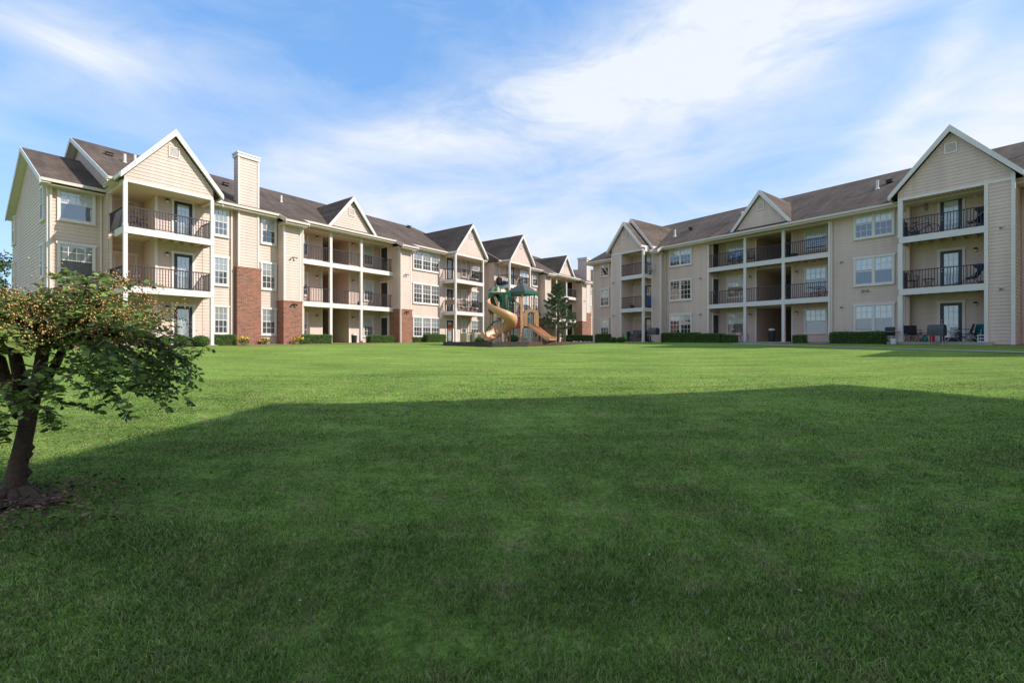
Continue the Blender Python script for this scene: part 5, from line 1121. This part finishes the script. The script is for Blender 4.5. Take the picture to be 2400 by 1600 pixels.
# ================================================================ household things
def T3(name, label, cat, F, s, y, z, rz=0, group=None): return thing(name, label, cat, F.w(s, y, z), F.rz+rz, group)
def prt(t, name, m, fn, smooth=False): mb = MB(); fn(mb); return mb.build(name, M[m], t, smooth=smooth)
def camp_chair(label, F, s, y, z, rz, cm='fabric_black', fm='black', group='folding camp chairs on the ground-floor porches'):
    t = T3('camp_chair', label, 'chair', F, s, y, z, rz, group)
    prt(t, 'seat', cm, lambda b: b.prism([(-.25, -.25, .43), (.25, -.25, .43), (.22, .2, .36), (-.22, .2, .36)], (0, 0, .02)))
    prt(t, 'backrest', cm, lambda b: b.prism([(-.26, .22, .42), (.26, .22, .42), (.27, .36, .90), (-.27, .36, .90)], (0, .02, 0)))
    def fr(b):
        for sx in (-1, 1):
            b.tube([(sx*.27, .30, 0), (sx*.27, -.26, .44)], .012, 6); b.tube([(sx*.27, -.28, 0), (sx*.27, .24, .42), (sx*.28, .37, .92)], .012, 6); b.tube([(sx*.27, -.28, 0), (sx*.29, -.26, .62)], .012, 6)
        for yy in (-.28, .30): b.tube([(-.27, yy, .02), (.27, yy, .42)], .011, 6); b.tube([(.27, yy, .02), (-.27, yy, .42)], .011, 6)
    prt(t, 'frame', fm, fr)
    for sx in (-1, 1): prt(t, 'armrest', cm, lambda b: b.box(sx*.25, sx*.33, -.28, .26, .615, .64))
    return t
def patio_chair(label, F, s, y, z, rz, m='black', rock=False, name='patio_chair', group=None):
    t = T3(name, label, 'rocking chair' if rock else 'chair', F, s, y, z, rz, group); h = .10 if rock else 0
    prt(t, 'seat', m, lambda b: [b.box(-.25, .25, -.24+i*.08, -.18+i*.08, .40+h, .425+h) for i in range(6)])
    prt(t, 'backrest', m, lambda b: ([b.tube([(-.22+i*.088, .22, .42+h), (-.22+i*.088, .36, .95+h)], .012, 6) for i in range(6)], b.tube([(-.25, .37, .95+h), (0, .38, 1.02+h), (.25, .37, .95+h)], .02, 6)))
    for sx in (-1, 1):
        for yy in (-.22, .22): prt(t, 'leg', m, lambda b: b.tube([(sx*.24, yy, .03 if rock else 0), (sx*.25, yy, .42+h)], .018, 6))
        prt(t, 'armrest', m, lambda b: (b.tube([(sx*.27, .27, .68+h), (sx*.29, -.1, .66+h), (sx*.27, -.26, .62+h), (sx*.26, -.24, .40+h)], .02, 6)))
        if rock: prt(t, 'rocker', m, lambda b: b.tube([(sx*.25, -.45, .09), (sx*.25, -.2, .02), (sx*.25, .15, .02), (sx*.25, .48, .12)], .02, 6))
    return t
def bicycle(label, F, s, y, z, rz, m, sc_=1.0, group='bicycles on the balconies'):
    t = T3('bicycle', label, 'bicycle', F, s, y, z, rz, group); r = .32*sc_; L = .52*sc_
    for sx in (-1, 1):
        w = prt(t, 'wheel', 'black', lambda b: b.ring((sx*L, 0, r), ((1, 0, 0), (0, 0, 1)), r-.02, .02, 28))
        prt(w, 'spokes', 'metal', lambda b: [b.tube([(sx*L, 0, r), (sx*L+(r-.03)*math.cos(a*.785), 0, r+(r-.03)*math.sin(a*.785))], .004, 4) for a in range(8)])
    k = sc_
    prt(t, 'frame', m, lambda b: [b.tube(p, .02, 8) for p in ([(-L, 0, r), (-.1*k, 0, .28*k)], [(-.1*k, 0, .28*k), (-.2*k, 0, .78*k)], [(-L, 0, r), (-.18*k, 0, .68*k)], [(-.18*k, 0, .68*k), (.36*k, 0, .74*k)], [(-.1*k, 0, .28*k), (.37*k, 0, .66*k)], [(.34*k, 0, .84*k), (.38*k, 0, .62*k), (L, 0, r)])])
    prt(t, 'saddle', 'black', lambda b: b.prism([(-.34*k, -.07, .80*k), (-.08*k, -.02, .82*k), (-.08*k, .02, .82*k), (-.34*k, .07, .80*k)], (0, 0, .05)))
    prt(t, 'handlebar', 'black', lambda b: (b.tube([(.30*k, -.28, .95*k), (.36*k, -.1, .92*k), (.36*k, .1, .92*k), (.30*k, .28, .95*k)], .016, 8), b.tube([(.36*k, 0, .92*k), (.34*k, 0, .82*k)], .018, 8)))
    prt(t, 'crank', 'black', lambda b: (b.ring((-.1*k, .03, .28*k), ((1, 0, 0), (0, 0, 1)), .08, .01, 14), b.tube([(-.1*k, -.08, .28*k), (-.02, -.08, .14*k)], .012, 6)))
    return t
def grill(label, F, s, y, z, rz, cover=False, w=.6, group='barbecue grills on the porches'):
    t = T3('barbecue_grill', label, 'grill', F, s, y, z, rz, group); m = 'grey' if cover else 'black'
    if cover:
        def body(b):
            n = 12; prof = [(-.24, .62), (-.26, .95), (-.20, 1.12), (0, 1.18), (.20, 1.12), (.26, .95), (.24, .62)]
            for i in range(n):
                x0, x1 = -w/2+w*i/n, -w/2+w*(i+1)/n; d0, d1 = .02*math.sin(i*2.1), .02*math.sin((i+1)*2.1)
                for (ya, za), (yb, zb_) in zip(prof[:-1], prof[1:]): b.add([(x0, ya+d0, za+(d0 if za < .7 else 0)), (x1, ya+d1, za+(d1 if za < .7 else 0)), (x1, yb+d1, zb_), (x0, yb+d0, zb_)], [(0, 1, 2, 3)])
            for x in (-w/2, w/2): b.add([(x, a, c) for a, c in prof], [tuple(range(7)), tuple(range(6, -1, -1))])
        prt(t, 'cover', 'grey', body)
    else:
        prt(t, 'lid', m, lambda b: b.prism([(-w/2, -.22, .72), (-w/2, -.20, .88), (-w/2, 0, .96), (-w/2, .20, .88), (-w/2, .22, .72)], (w, 0, 0)))
        prt(t, 'firebox', m, lambda b: b.prism([(-w/2, -.22, .70), (-w/2, .22, .70), (-w/2, .14, .50), (-w/2, -.14, .50)], (w, 0, 0)))
        prt(t, 'side_shelf', m, lambda b: b.box(w/2, w/2+.22, -.15, .15, .66, .69))
    for sx in (-1, 1):
        for sy in (-1, 1): prt(t, 'leg', 'metal' if cover else 'black', lambda b: b.tube([(sx*w*.38, sy*.16, .65), (sx*w*.47, sy*.2, 0)], .016, 6))
    for sy in (-1, 1): prt(t, 'wheel', 'black', lambda b: b.ring((-w*.47, sy*.22, .08), ((1, 0, 0), (0, 0, 1)), .06, .022, 12))
    return t
def bucket(label, F, s, y, z, r, h, m, lid=None, name='bucket', cat='bucket'):
    t = T3(name, label, cat, F, s, y, z, 0)
    prt(t, 'body', m, lambda b: b.lathe([(r*.85, 0), (r, h), (r*1.05, h), (r*1.05, h+.01), (r*.9, h+.01)], 0, 0, 16)); 
    if lid: prt(t, 'lid', lid, lambda b: b.lathe([(r*1.08, h+.011), (r*1.08, h+.05), (r*.8, h+.10), (.02, h+.13)], 0, 0, 16))
    prt(t, 'handle', 'metal', lambda b: b.ring((0, 0, h), ((1, 0, 0), (0, .3, .8)), r*1.0, .006, 16)); return t
def fold_table(label, F, s, y, z, w=.5, h=.5, m='black', tm='black', name='folding_table', cat='table'):
    t = T3(name, label, cat, F, s, y, z, 0); prt(t, 'tabletop', tm, lambda b: b.box(-w/2, w/2, -.18, .18, h-.025, h))
    for sy in (-1, 1):
        for sx in (-1, 1): prt(t, 'leg', m, lambda b: b.tube([(sx*w*.45, sy*.15, 0), (sx*w*.12, sy*.15, h*.5), (-sx*w*.42 if name == 'folding_table' else sx*w*.42, sy*.15, h-.02)], .013, 6))
    return t
def stroller(label, F, s, y, z, rz, cm='navy', fm='black'):
    t = T3('baby_stroller', label, 'stroller', F, s, y, z, rz)
    prt(t, 'seat', cm, lambda b: b.prism([(-.05, -.2, .35), (.32, -.2, .38), (.55, -.2, .85), (.48, -.2, .90), (.25, -.2, .46), (-.05, -.2, .42)], (0, .4, 0)))
    def hood(b):
        n = 8
        for i in range(n):
            a0, a1 = R(20+i*14), R(20+(i+1)*14); b.prism([(.42+.05*math.cos(a0), -.22, .72+.05*math.sin(a0)), (.42+.34*math.cos(a0), -.22, .72+.34*math.sin(a0)), (.42+.34*math.cos(a1), -.22, .72+.34*math.sin(a1)), (.42+.05*math.cos(a1), -.22, .72+.05*math.sin(a1))], (0, .44, 0))
    prt(t, 'canopy', cm, hood)
    prt(t, 'frame', fm, lambda b: [b.tube(p, .014, 6) for q in (-.22, .22) for p in ([(-.4, q, .1), (.1, q, .42), (.75, q, .98)], [(.5, q, .1), (.1, q, .42)])]+[b.tube([(.75, -.22, .98), (.75, .22, .98)], .016, 6)])
    for x in (-.4, .5):
        for q in (-.24, .24): prt(t, 'wheel', 'black', lambda b: b.ring((x, q, .10), ((1, 0, 0), (0, 0, 1)), .085, .02, 16))
    return t
def bag(label, F, s, y, z, w, h, m, name='storage_bag', cat='bag'):
    t = T3(name, label, cat, F, s, y, z, 0)
    def f(b):
        n = 14; prof = [(.45, 0), (.5, .2), (.48, .6), (.36, .85), (.12, .95), (.02, 1)]
        b.lathe([(r*w, q*h) for r, q in prof], 0, 0, n); b.v = [(x*(1+.12*math.sin(z_*17+x*9)), y_*.8*(1+.1*math.sin(x*11)), z_) for x, y_, z_ in b.v]
    prt(t, 'body', m, f, True); prt(t, 'strap', 'black', lambda b: b.ring((0, 0, h*.8), ((1, 0, 0), (0, 0, 1)), w*.28, .012, 14)); return t
def chime(label, F, s, y, z, m='black'):
    t = T3('wind_chime', label, 'wind chime', F, s, y, z, 0, 'hanging chimes on the top balcony')
    prt(t, 'hanger', 'black', lambda b: (b.tube([(0, 0, -.28), (0, 0, 0)], .004, 4), b.lathe([(.02, -.34), (.09, -.32), (.09, -.30), (.02, -.28)], 0, 0, 12)))
    for i in range(5): a = i*1.257; prt(t, 'tube', m, lambda b: b.tube([(.07*math.cos(a), .07*math.sin(a), -.33), (.07*math.cos(a), .07*math.sin(a), -.62-.05*(i % 3))], .011, 6))
f0, f1, f2 = 1.6, 4.4, 7.2
# --- tall gabled porch of the right building, ground floor
Rs = lambda px, c: fs(FR, px, c)
grill('small black grill with side shelf at the end of the long hedge', FR, Rs(2086, 31.2), -1.8, GZ(22.4, 21.6), .2, w=.42)
bucket('white bucket under the small black grill', FR, Rs(2094, 31.0), -2.0, 1.46, .14, .30, 'white')
camp_chair('black camp chair left on the gabled ground porch', FR, Rs(2138, 32.2), -.8, f0-.02, .5)
fold_table('low dark folding table beside the left black camp chair', FR, Rs(2166, 32.5), -.45, f0-.02, .42, .5)
bag('small green bag on the porch floor behind the covered grill', FR, Rs(2168, 32.2), -.8, f0-.02, .28, .32, 'green')
grill('large grill under a grey wrinkled cover in front of the porch', FR, Rs(2196, 30.9), -2.1, 1.27, -.1, True, w=.62)
bucket('red and white bucket behind the covered grill legs', FR, Rs(2184, 32.2), -.8, f0-.02, .12, .34, 'red', 'white')
fold_table('small folding table with white top before the porch glass door', FR, Rs(2232, 32.0), -.9, f0-.02, .55, .58, 'metal', 'white')
camp_chair('brown black camp chair turned sideways by the porch door', FR, Rs(2258, 31.9), -1.0, f0-.02, -1.3)
camp_chair('teal camp chair with pale metal legs at the porch wall', FR, Rs(2290, 31.9), -.95, f0-.02, -.4, 'teal', 'metal')
bag('bulky teal bag piled against the right porch wall', FR, Rs(2301, 32.7), -.3, f0-.02, .62, .78, 'teal')
def crate(label, F, s, y, z):
    t = T3('plastic_crate', label, 'crate', F, s, y, z, 0)
    prt(t, 'frame', 'white', lambda b: [b.box(-.17, .17, q, q+.02, zz, zz+.04) for q in (-.14, .12) for zz in (0, .15, .31)]+[b.box(x, x+.03, q, q+.019, .04, .31) for x in (-.17, .14) for q in (-.14, .12)]+[b.box(x, x+.02, -.12, .12, zz, zz+.04) for x in (-.17, .15) for zz in (0, .31)])
    prt(t, 'contents', 'navy', lambda b: b.box(-.13, .13, -.11, .11, .01, .28))
crate('white open crate with dark contents beside the right porch post', FR, Rs(2303, 31.75), -1.2, f0-.02)
# second floor
patio_chair('black curved rocking chair at the left end of the second-floor balcony', FR, Rs(2133, 32.4), -.6, f1, .5, 'black', True, 'rocking_chair')
fold_table('black hourglass folding stool on the second-floor balcony', FR, Rs(2177, 32.2), -.8, f1, .42, .52, name='folding_stool', cat='stool')
stroller('dark hooded stroller on the second-floor balcony right of the door', FR, Rs(2268, 32.2), -.8, f1, 0)
# third floor
bicycle('dark blue bicycle along the third-floor balcony railing under the large gable', FR, Rs(2158, 32.2), -.9, f2, 0, 'navy', .95)
bag('teal cloth bag slumped behind the dark blue bicycle', FR, Rs(2144, 32.6), -.45, f2, .42, .45, 'teal')
bag('tall dark case standing at the left end of the top balcony', FR, Rs(2120, 32.4), -.5, f2, .35, .75, 'fabric_black')
stroller('stroller leaning against a blue cover on the top balcony', FR, Rs(2272, 32.2), -.8, f2, 0, 'fabric_black', 'metal')
bag('tall blue fabric cover at the right end of the top balcony', FR, Rs(2302, 32.4), -.5, f2, .45, 1.0, 'blue')
chime('black tube wind chime hanging left of the top balcony door', FR, Rs(2171, 32.0), -1.0, 9.18)
chime('pale wind chime hanging beside the left post of the top balcony', FR, Rs(2118, 32.0), -1.1, 9.0, 'white')
def string_lights():
    t = T3('string_lights', 'string of small white bulbs under the beam of the top balcony', 'string lights', FR, -5.5, -1.3, 9.17)
    prt(t, 'wire', 'black', lambda b: b.tube([(-1.5+.15*i, 0, -.03-.03*abs(math.sin(i*1.3))) for i in range(21)], .004, 4))
    for i in range(17): prt(t, 'bulb', 'white', lambda b: b.lathe([(.005, -.02), (.02, -.01), (.022, .01), (.01, .03)], -1.45+.18*i, 0, 6)) ; KIDS(t)[-1].location.z = -.09
string_lights()
# --- breezeway of the right building
patio_chair('pale chair with open back on the top landing behind the railing', FR, Rs(1711, 33.5), .5, f2, .2, 'grey', group='patio chairs on the right breezeway landing')
patio_chair('second open-back chair on the top landing, left of the middle post', FR, Rs(1733, 33.6), .6, f2, -.3, 'grey', group='patio chairs on the right breezeway landing')
patio_chair('black round chair right of the left breezeway post on the top landing', FR, Rs(1759, 33.5), .5, f2, .4, 'black', group='patio chairs on the right breezeway landing')
bucket('black tub at the right end of the top landing', FR, Rs(1862, 33.4), .4, f2, .22, .26, 'black', name='tub', cat='tub')
bicycle('small pink bicycle at the right end of the second-floor landing', FR, Rs(1925, 33.7), .7, f1, .3, 'pink', .7)
bicycle('white and pink bicycle standing on the ground-floor porch beside a cubic hedge', FR, Rs(1728, 33.0), -.0, f0, .1, 'pink', .95)
def trash(label, F, s, y, z, h=.78, r=.22):
    t = T3('trash_can', label, 'trash can', F, s, y, z, 0)
    prt(t, 'body', 'black', lambda b: b.lathe([(r*.85, 0), (r, h*.92), (r*1.06, h*.94), (r*1.06, h), (r*.6, h)], 0, 0, 18)); prt(t, 'liner', 'white', lambda b: b.lathe([(r*.9, h+.002), (r*1.0, h+.05), (r*.7, h+.13), (.03, h+.15)], 0, 0, 12))
trash('black trash can with white liner in the dark passage of the right building', FR, Rs(1809, 33.6), .6, f0-.02)
trash('dark trash can at the foot of the left breezeway passage', FL, fs(FL, 830, 28.9), .9, 1.41, .62, .2)
# --- corner porch tower of the right building
camp_chair('blue folding chair on the corner ground porch', FR, Rs(1469, 31.8), -1.2, f0-.02, .6, 'navy')
def toy(label, F, s, y, z):
    t = T3('toy_chair', label, 'toy chair', F, s, y, z, .3); prt(t, 'seat', 'lime', lambda b: b.box(-.17, .17, -.17, .15, .22, .26)); prt(t, 'backrest', 'lime', lambda b: b.prism([(-.17, .13, .26), (.17, .13, .26), (.14, .20, .6), (-.14, .20, .6)], (0, .03, 0)))
    for sx in (-1, 1):
        for sy in (-1, 1): prt(t, 'leg', 'lime', lambda b: b.tube([(sx*.14, sy*.13, .22), (sx*.16, sy*.15, 0)], .02, 6))
toy('lime green child chair on the corner ground porch', FR, Rs(1463, 31.4), -1.6, f0-.04)
def bench(label, F, s, y, z):
    t = T3('padded_chair', label, 'chair', F, s, y, z, .15); prt(t, 'seat', 'grey', lambda b: b.box(-.38, .38, -.28, .25, .33, .45)); prt(t, 'backrest', 'grey', lambda b: b.prism([(-.38, .24, .44), (.38, .24, .44), (.38, .38, 1.0), (-.38, .38, 1.0)], (0, .08, 0)))
    for sx in (-1, 1): prt(t, 'armrest', 'black', lambda b: b.box(sx*.38, sx*.46, -.28, .3, .58, .63)); [prt(t, 'leg', 'black', lambda b: b.tube([(sx*.41, yy, 0), (sx*.41, yy, .58)], .02, 6)) for yy in (-.25, .27)]
bench('wide dark grey padded chair on the corner ground porch', FR, Rs(1488, 32.0), -1.0, f0-.02)
grill('grill in a dark cover standing before the corner pilaster', FR, Rs(1533, 31.0), -2.0, GZ(11.6, 37.5), 0, True, w=.7)
def broom(label, F, s, y, z):
    t = T3('broom', label, 'broom', F, s, y, z, 0); prt(t, 'handle', 'grey', lambda b: b.tube([(0, 0, .2), (-.22, .1, 1.5)], .014, 6)); prt(t, 'brush', 'blue', lambda b: b.prism([(-.12, -.03, 0), (.14, -.03, 0), (.06, -.02, .25), (-.03, -.02, .25)], (0, .06, 0)))
broom('thin broom leaning by the closet door of the corner porch', FR, Rs(1463, 32.4), -.4, f0-.02)
bucket('black planter on the second-floor corner balcony', FR, Rs(1482, 31.8), -1.2, f1, .19, .32, 'black', name='planter', cat='planter')
patio_chair('white chair behind the top corner balcony railing', FR, Rs(1515, 31.6), -.9, f2, -.6, 'white')
def towel(label, F, s, y, z, m, w, h, rz=0):
    t = T3('hanging_cloth', label, 'cloth', F, s, y, z, rz)
    def f(b):
        n = 10
        for i in range(n):
            x0, x1 = -w/2+w*i/n, -w/2+w*(i+1)/n; d0, d1 = .018*math.sin(i*1.7), .018*math.sin((i+1)*1.7)
            b.prism([(x0, -.07+d0, -h+.02*math.sin(i)), (x1, -.07+d1, -h+.02*math.sin(i+1)), (x1, -.045, .03), (x0, -.045, .03)], (0, .012, 0)); b.prism([(x0, -.045, .022), (x1, -.045, .022), (x1, .04, .022), (x0, .04, .022)], (0, 0, .012))
    prt(t, 'cloth', m, f)
towel('blue towel hung over the second-floor corner railing', FR, -23.67, -1.0, f1+1.0, 'blue', .45, .85, math.pi/2)
# --- left row
patio_chair('dark low chair behind the top balcony railing of the nearest tower', FL, fs(FL, 325, 28.2), .2, 7.03, .4, 'black')
bag('dark bag on the second-floor landing of the left breezeway', FL, fs(FL, 839, 29.4), 1.2, 4.23, .35, .4, 'fabric_black')
towel('brown blanket draped over the side railing of the second balcony tower', FL, 28.87, .1, 4.23+1.0, 'brownblanket', 1.15, .42, -math.pi/2)
for i, (px, rz, lb) in enumerate(((1078, .4, 'left black chair at the balcony table of the second tower'), (1097, -.6, 'right black chair at the balcony table of the second tower'))): patio_chair(lb, FL, fs(FL, px, 27.9), -.1, 4.23, rz, 'black', group='chairs on the second tower balcony')
fold_table('dark round-legged table between two balcony chairs of the second tower', FL, fs(FL, 1088, 28.0), 0, 4.23, .6, .68)
def wreath():
    t = T3('door_wreath', 'orange autumn wreath hanging on the glass door under the second tower', 'wreath', FL, 29.6, YW-.09, 1.43+1.45)
    n = 420; a = rng.uniform(0, 6.283, n); r = .17+rng.normal(size=n)*.035; P = np.stack([r*np.cos(a), rng.normal(size=n)*.02, r*np.sin(a)], 1); V, Fq = leaf_cards(P, rng.normal(size=(n, 3)), rng.uniform(.05, .09, n), ratio=.7); np_mesh('leaves', V, Fq, M['orange'], t)
    prt(t, 'ring', 'bark', lambda b: b.ring((0, 0, 0), ((1, 0, 0), (0, 0, 1)), .17, .03, 18))
wreath()
bicycle('black bicycle on the third-floor balcony directly above the green canopy', FL, fs(FL, 1222, 26.4), -1.6, 7.05, .15, 'black', 1.0)
bag('dark folded tarp on the top balcony left of the canopy', FL, fs(FL, 1166, 27.2), -1.0, 7.05, .7, .8, 'fabric_black')
def cooler(label, F, s, y, z):
    t = T3('cooler_box', label, 'cooler', F, s, y, z, 0); prt(t, 'body', 'blue', lambda b: b.prism([(-.33, -.19, 0), (.33, -.19, 0), (.36, -.21, .34), (-.36, -.21, .34)], (0, .38, 0))); prt(t, 'lid', 'white', lambda b: b.box(-.37, .37, -.22, .19, .342, .42)); prt(t, 'handle', 'white', lambda b: b.tube([(-.39, 0, .2), (-.42, 0, .30), (-.37, 0, .38)], .015, 6))
cooler('blue cooler with white lid behind the top balcony railing near the canopy', FL, fs(FL, 1184, 26.6), -1.35, 7.05)
# alarm bells on the right building
for (s_, y_, z_) in ((-16.45, 1.5, 7.2+2.05), (-25.0, 0.0, 7.2+2.0)):
    mb = MB(); mb.lathe([(.02, 0), (.12, .0), (.12, .03), (.09, .07), (.02, .09)], 0, 0, 16); mb.v = [(x, -z, y) for x, y, z in mb.v]; mb.build('alarm_bell', M['red'], RB.e, RB.P(s_, y_, z_))
# ================================================================ grass blades on the near lawn
def vnoise(X, Y, cell):
    g = rng.uniform(-1, 1, (256, 256)); x, y = X/cell, Y/cell; i, j = np.floor(x).astype(int), np.floor(y).astype(int); fx, fy = x-i, y-j; fx = fx*fx*(3-2*fx); fy = fy*fy*(3-2*fy)
    G = lambda a, b: g[a % 256, b % 256]
    return (G(i, j)*(1-fx)+G(i+1, j)*fx)*(1-fy)+(G(i, j+1)*(1-fx)+G(i+1, j+1)*fx)*fy
def grass():
    N0 = 760000; u = rng.uniform(size=N0)
    Y = 1.55*(15/1.55)**(u**.95)             # denser near the camera
    X = rng.uniform(-1.22, 1.22, N0)*(Y+.3)
    # patchiness
    pat = vnoise(X, Y, .8)+.9*vnoise(X, Y, .28)+.7*vnoise(X, Y, .11)
    keep = (rng.uniform(-2.2, 2.0, N0) < 1.5*pat+.9) & (rng.uniform(0, 1, N0) < np.clip((15-np.hypot(X, Y))/6, .0, 1))
    cx, cy = -4.33, 3.68; keep &= ~((((X-cx)/.6)**2+((Y-cy)/.40)**2) < 1+.45*rng.normal(size=N0))
    X, Y, pat = X[keep], Y[keep], pat[keep]; n = len(X); r = np.hypot(X, Y)
    Z = gz(X, Y); h = rng.uniform(.010, .030, n)*(1+.30*pat)*np.clip(1.05-.03*r, .6, 1); h *= np.where(rng.uniform(size=n) < .015, 1.9, 1); h *= np.where(vnoise(X, Y, .35) > .62, 1.45, 1)
    w = .0010+.00044*r; az = rng.uniform(0, 6.283, n); ln = rng.uniform(.3, 1.5, n)*h; dx, dy = np.cos(az), np.sin(az); bw = rng.uniform(0, 6.283, n); wx, wy = np.cos(bw)*w, np.sin(bw)*w
    V = np.empty((n, 5, 3))
    V[:, 0] = np.stack([X-wx, Y-wy, Z-.004], 1); V[:, 1] = np.stack([X+wx, Y+wy, Z-.004], 1)
    V[:, 2] = np.stack([X+dx*ln*.35+wx*.75, Y+dy*ln*.35+wy*.75, Z+h*.65], 1); V[:, 3] = np.stack([X+dx*ln*.35-wx*.75, Y+dy*ln*.35-wy*.75, Z+h*.65], 1)
    V[:, 4] = np.stack([X+dx*ln, Y+dy*ln, Z+h], 1)
    b = np.arange(n)[:, None]*5
    T_ = np.concatenate([b+np.array([[0, 1, 2]]), b+np.array([[0, 2, 3]]), b+np.array([[3, 2, 4]])])
    me = bpy.data.meshes.new('lawn_grass'); V = V.reshape(-1, 3).astype(np.float32); T_ = T_.astype(np.int32)
    me.vertices.add(len(V)); me.vertices.foreach_set('co', V.ravel()); me.loops.add(T_.size); me.loops.foreach_set('vertex_index', T_.ravel())
    me.polygons.add(len(T_)); me.polygons.foreach_set('loop_start', np.arange(len(T_), dtype=np.int32)*3); me.materials.append(M['blade']); me.update(calc_edges=True)
    o = bpy.data.objects.new('lawn_grass', me); col.objects.link(o); tag(o, 'short mown grass covering the near lawn', 'grass', kind='stuff')
grass()
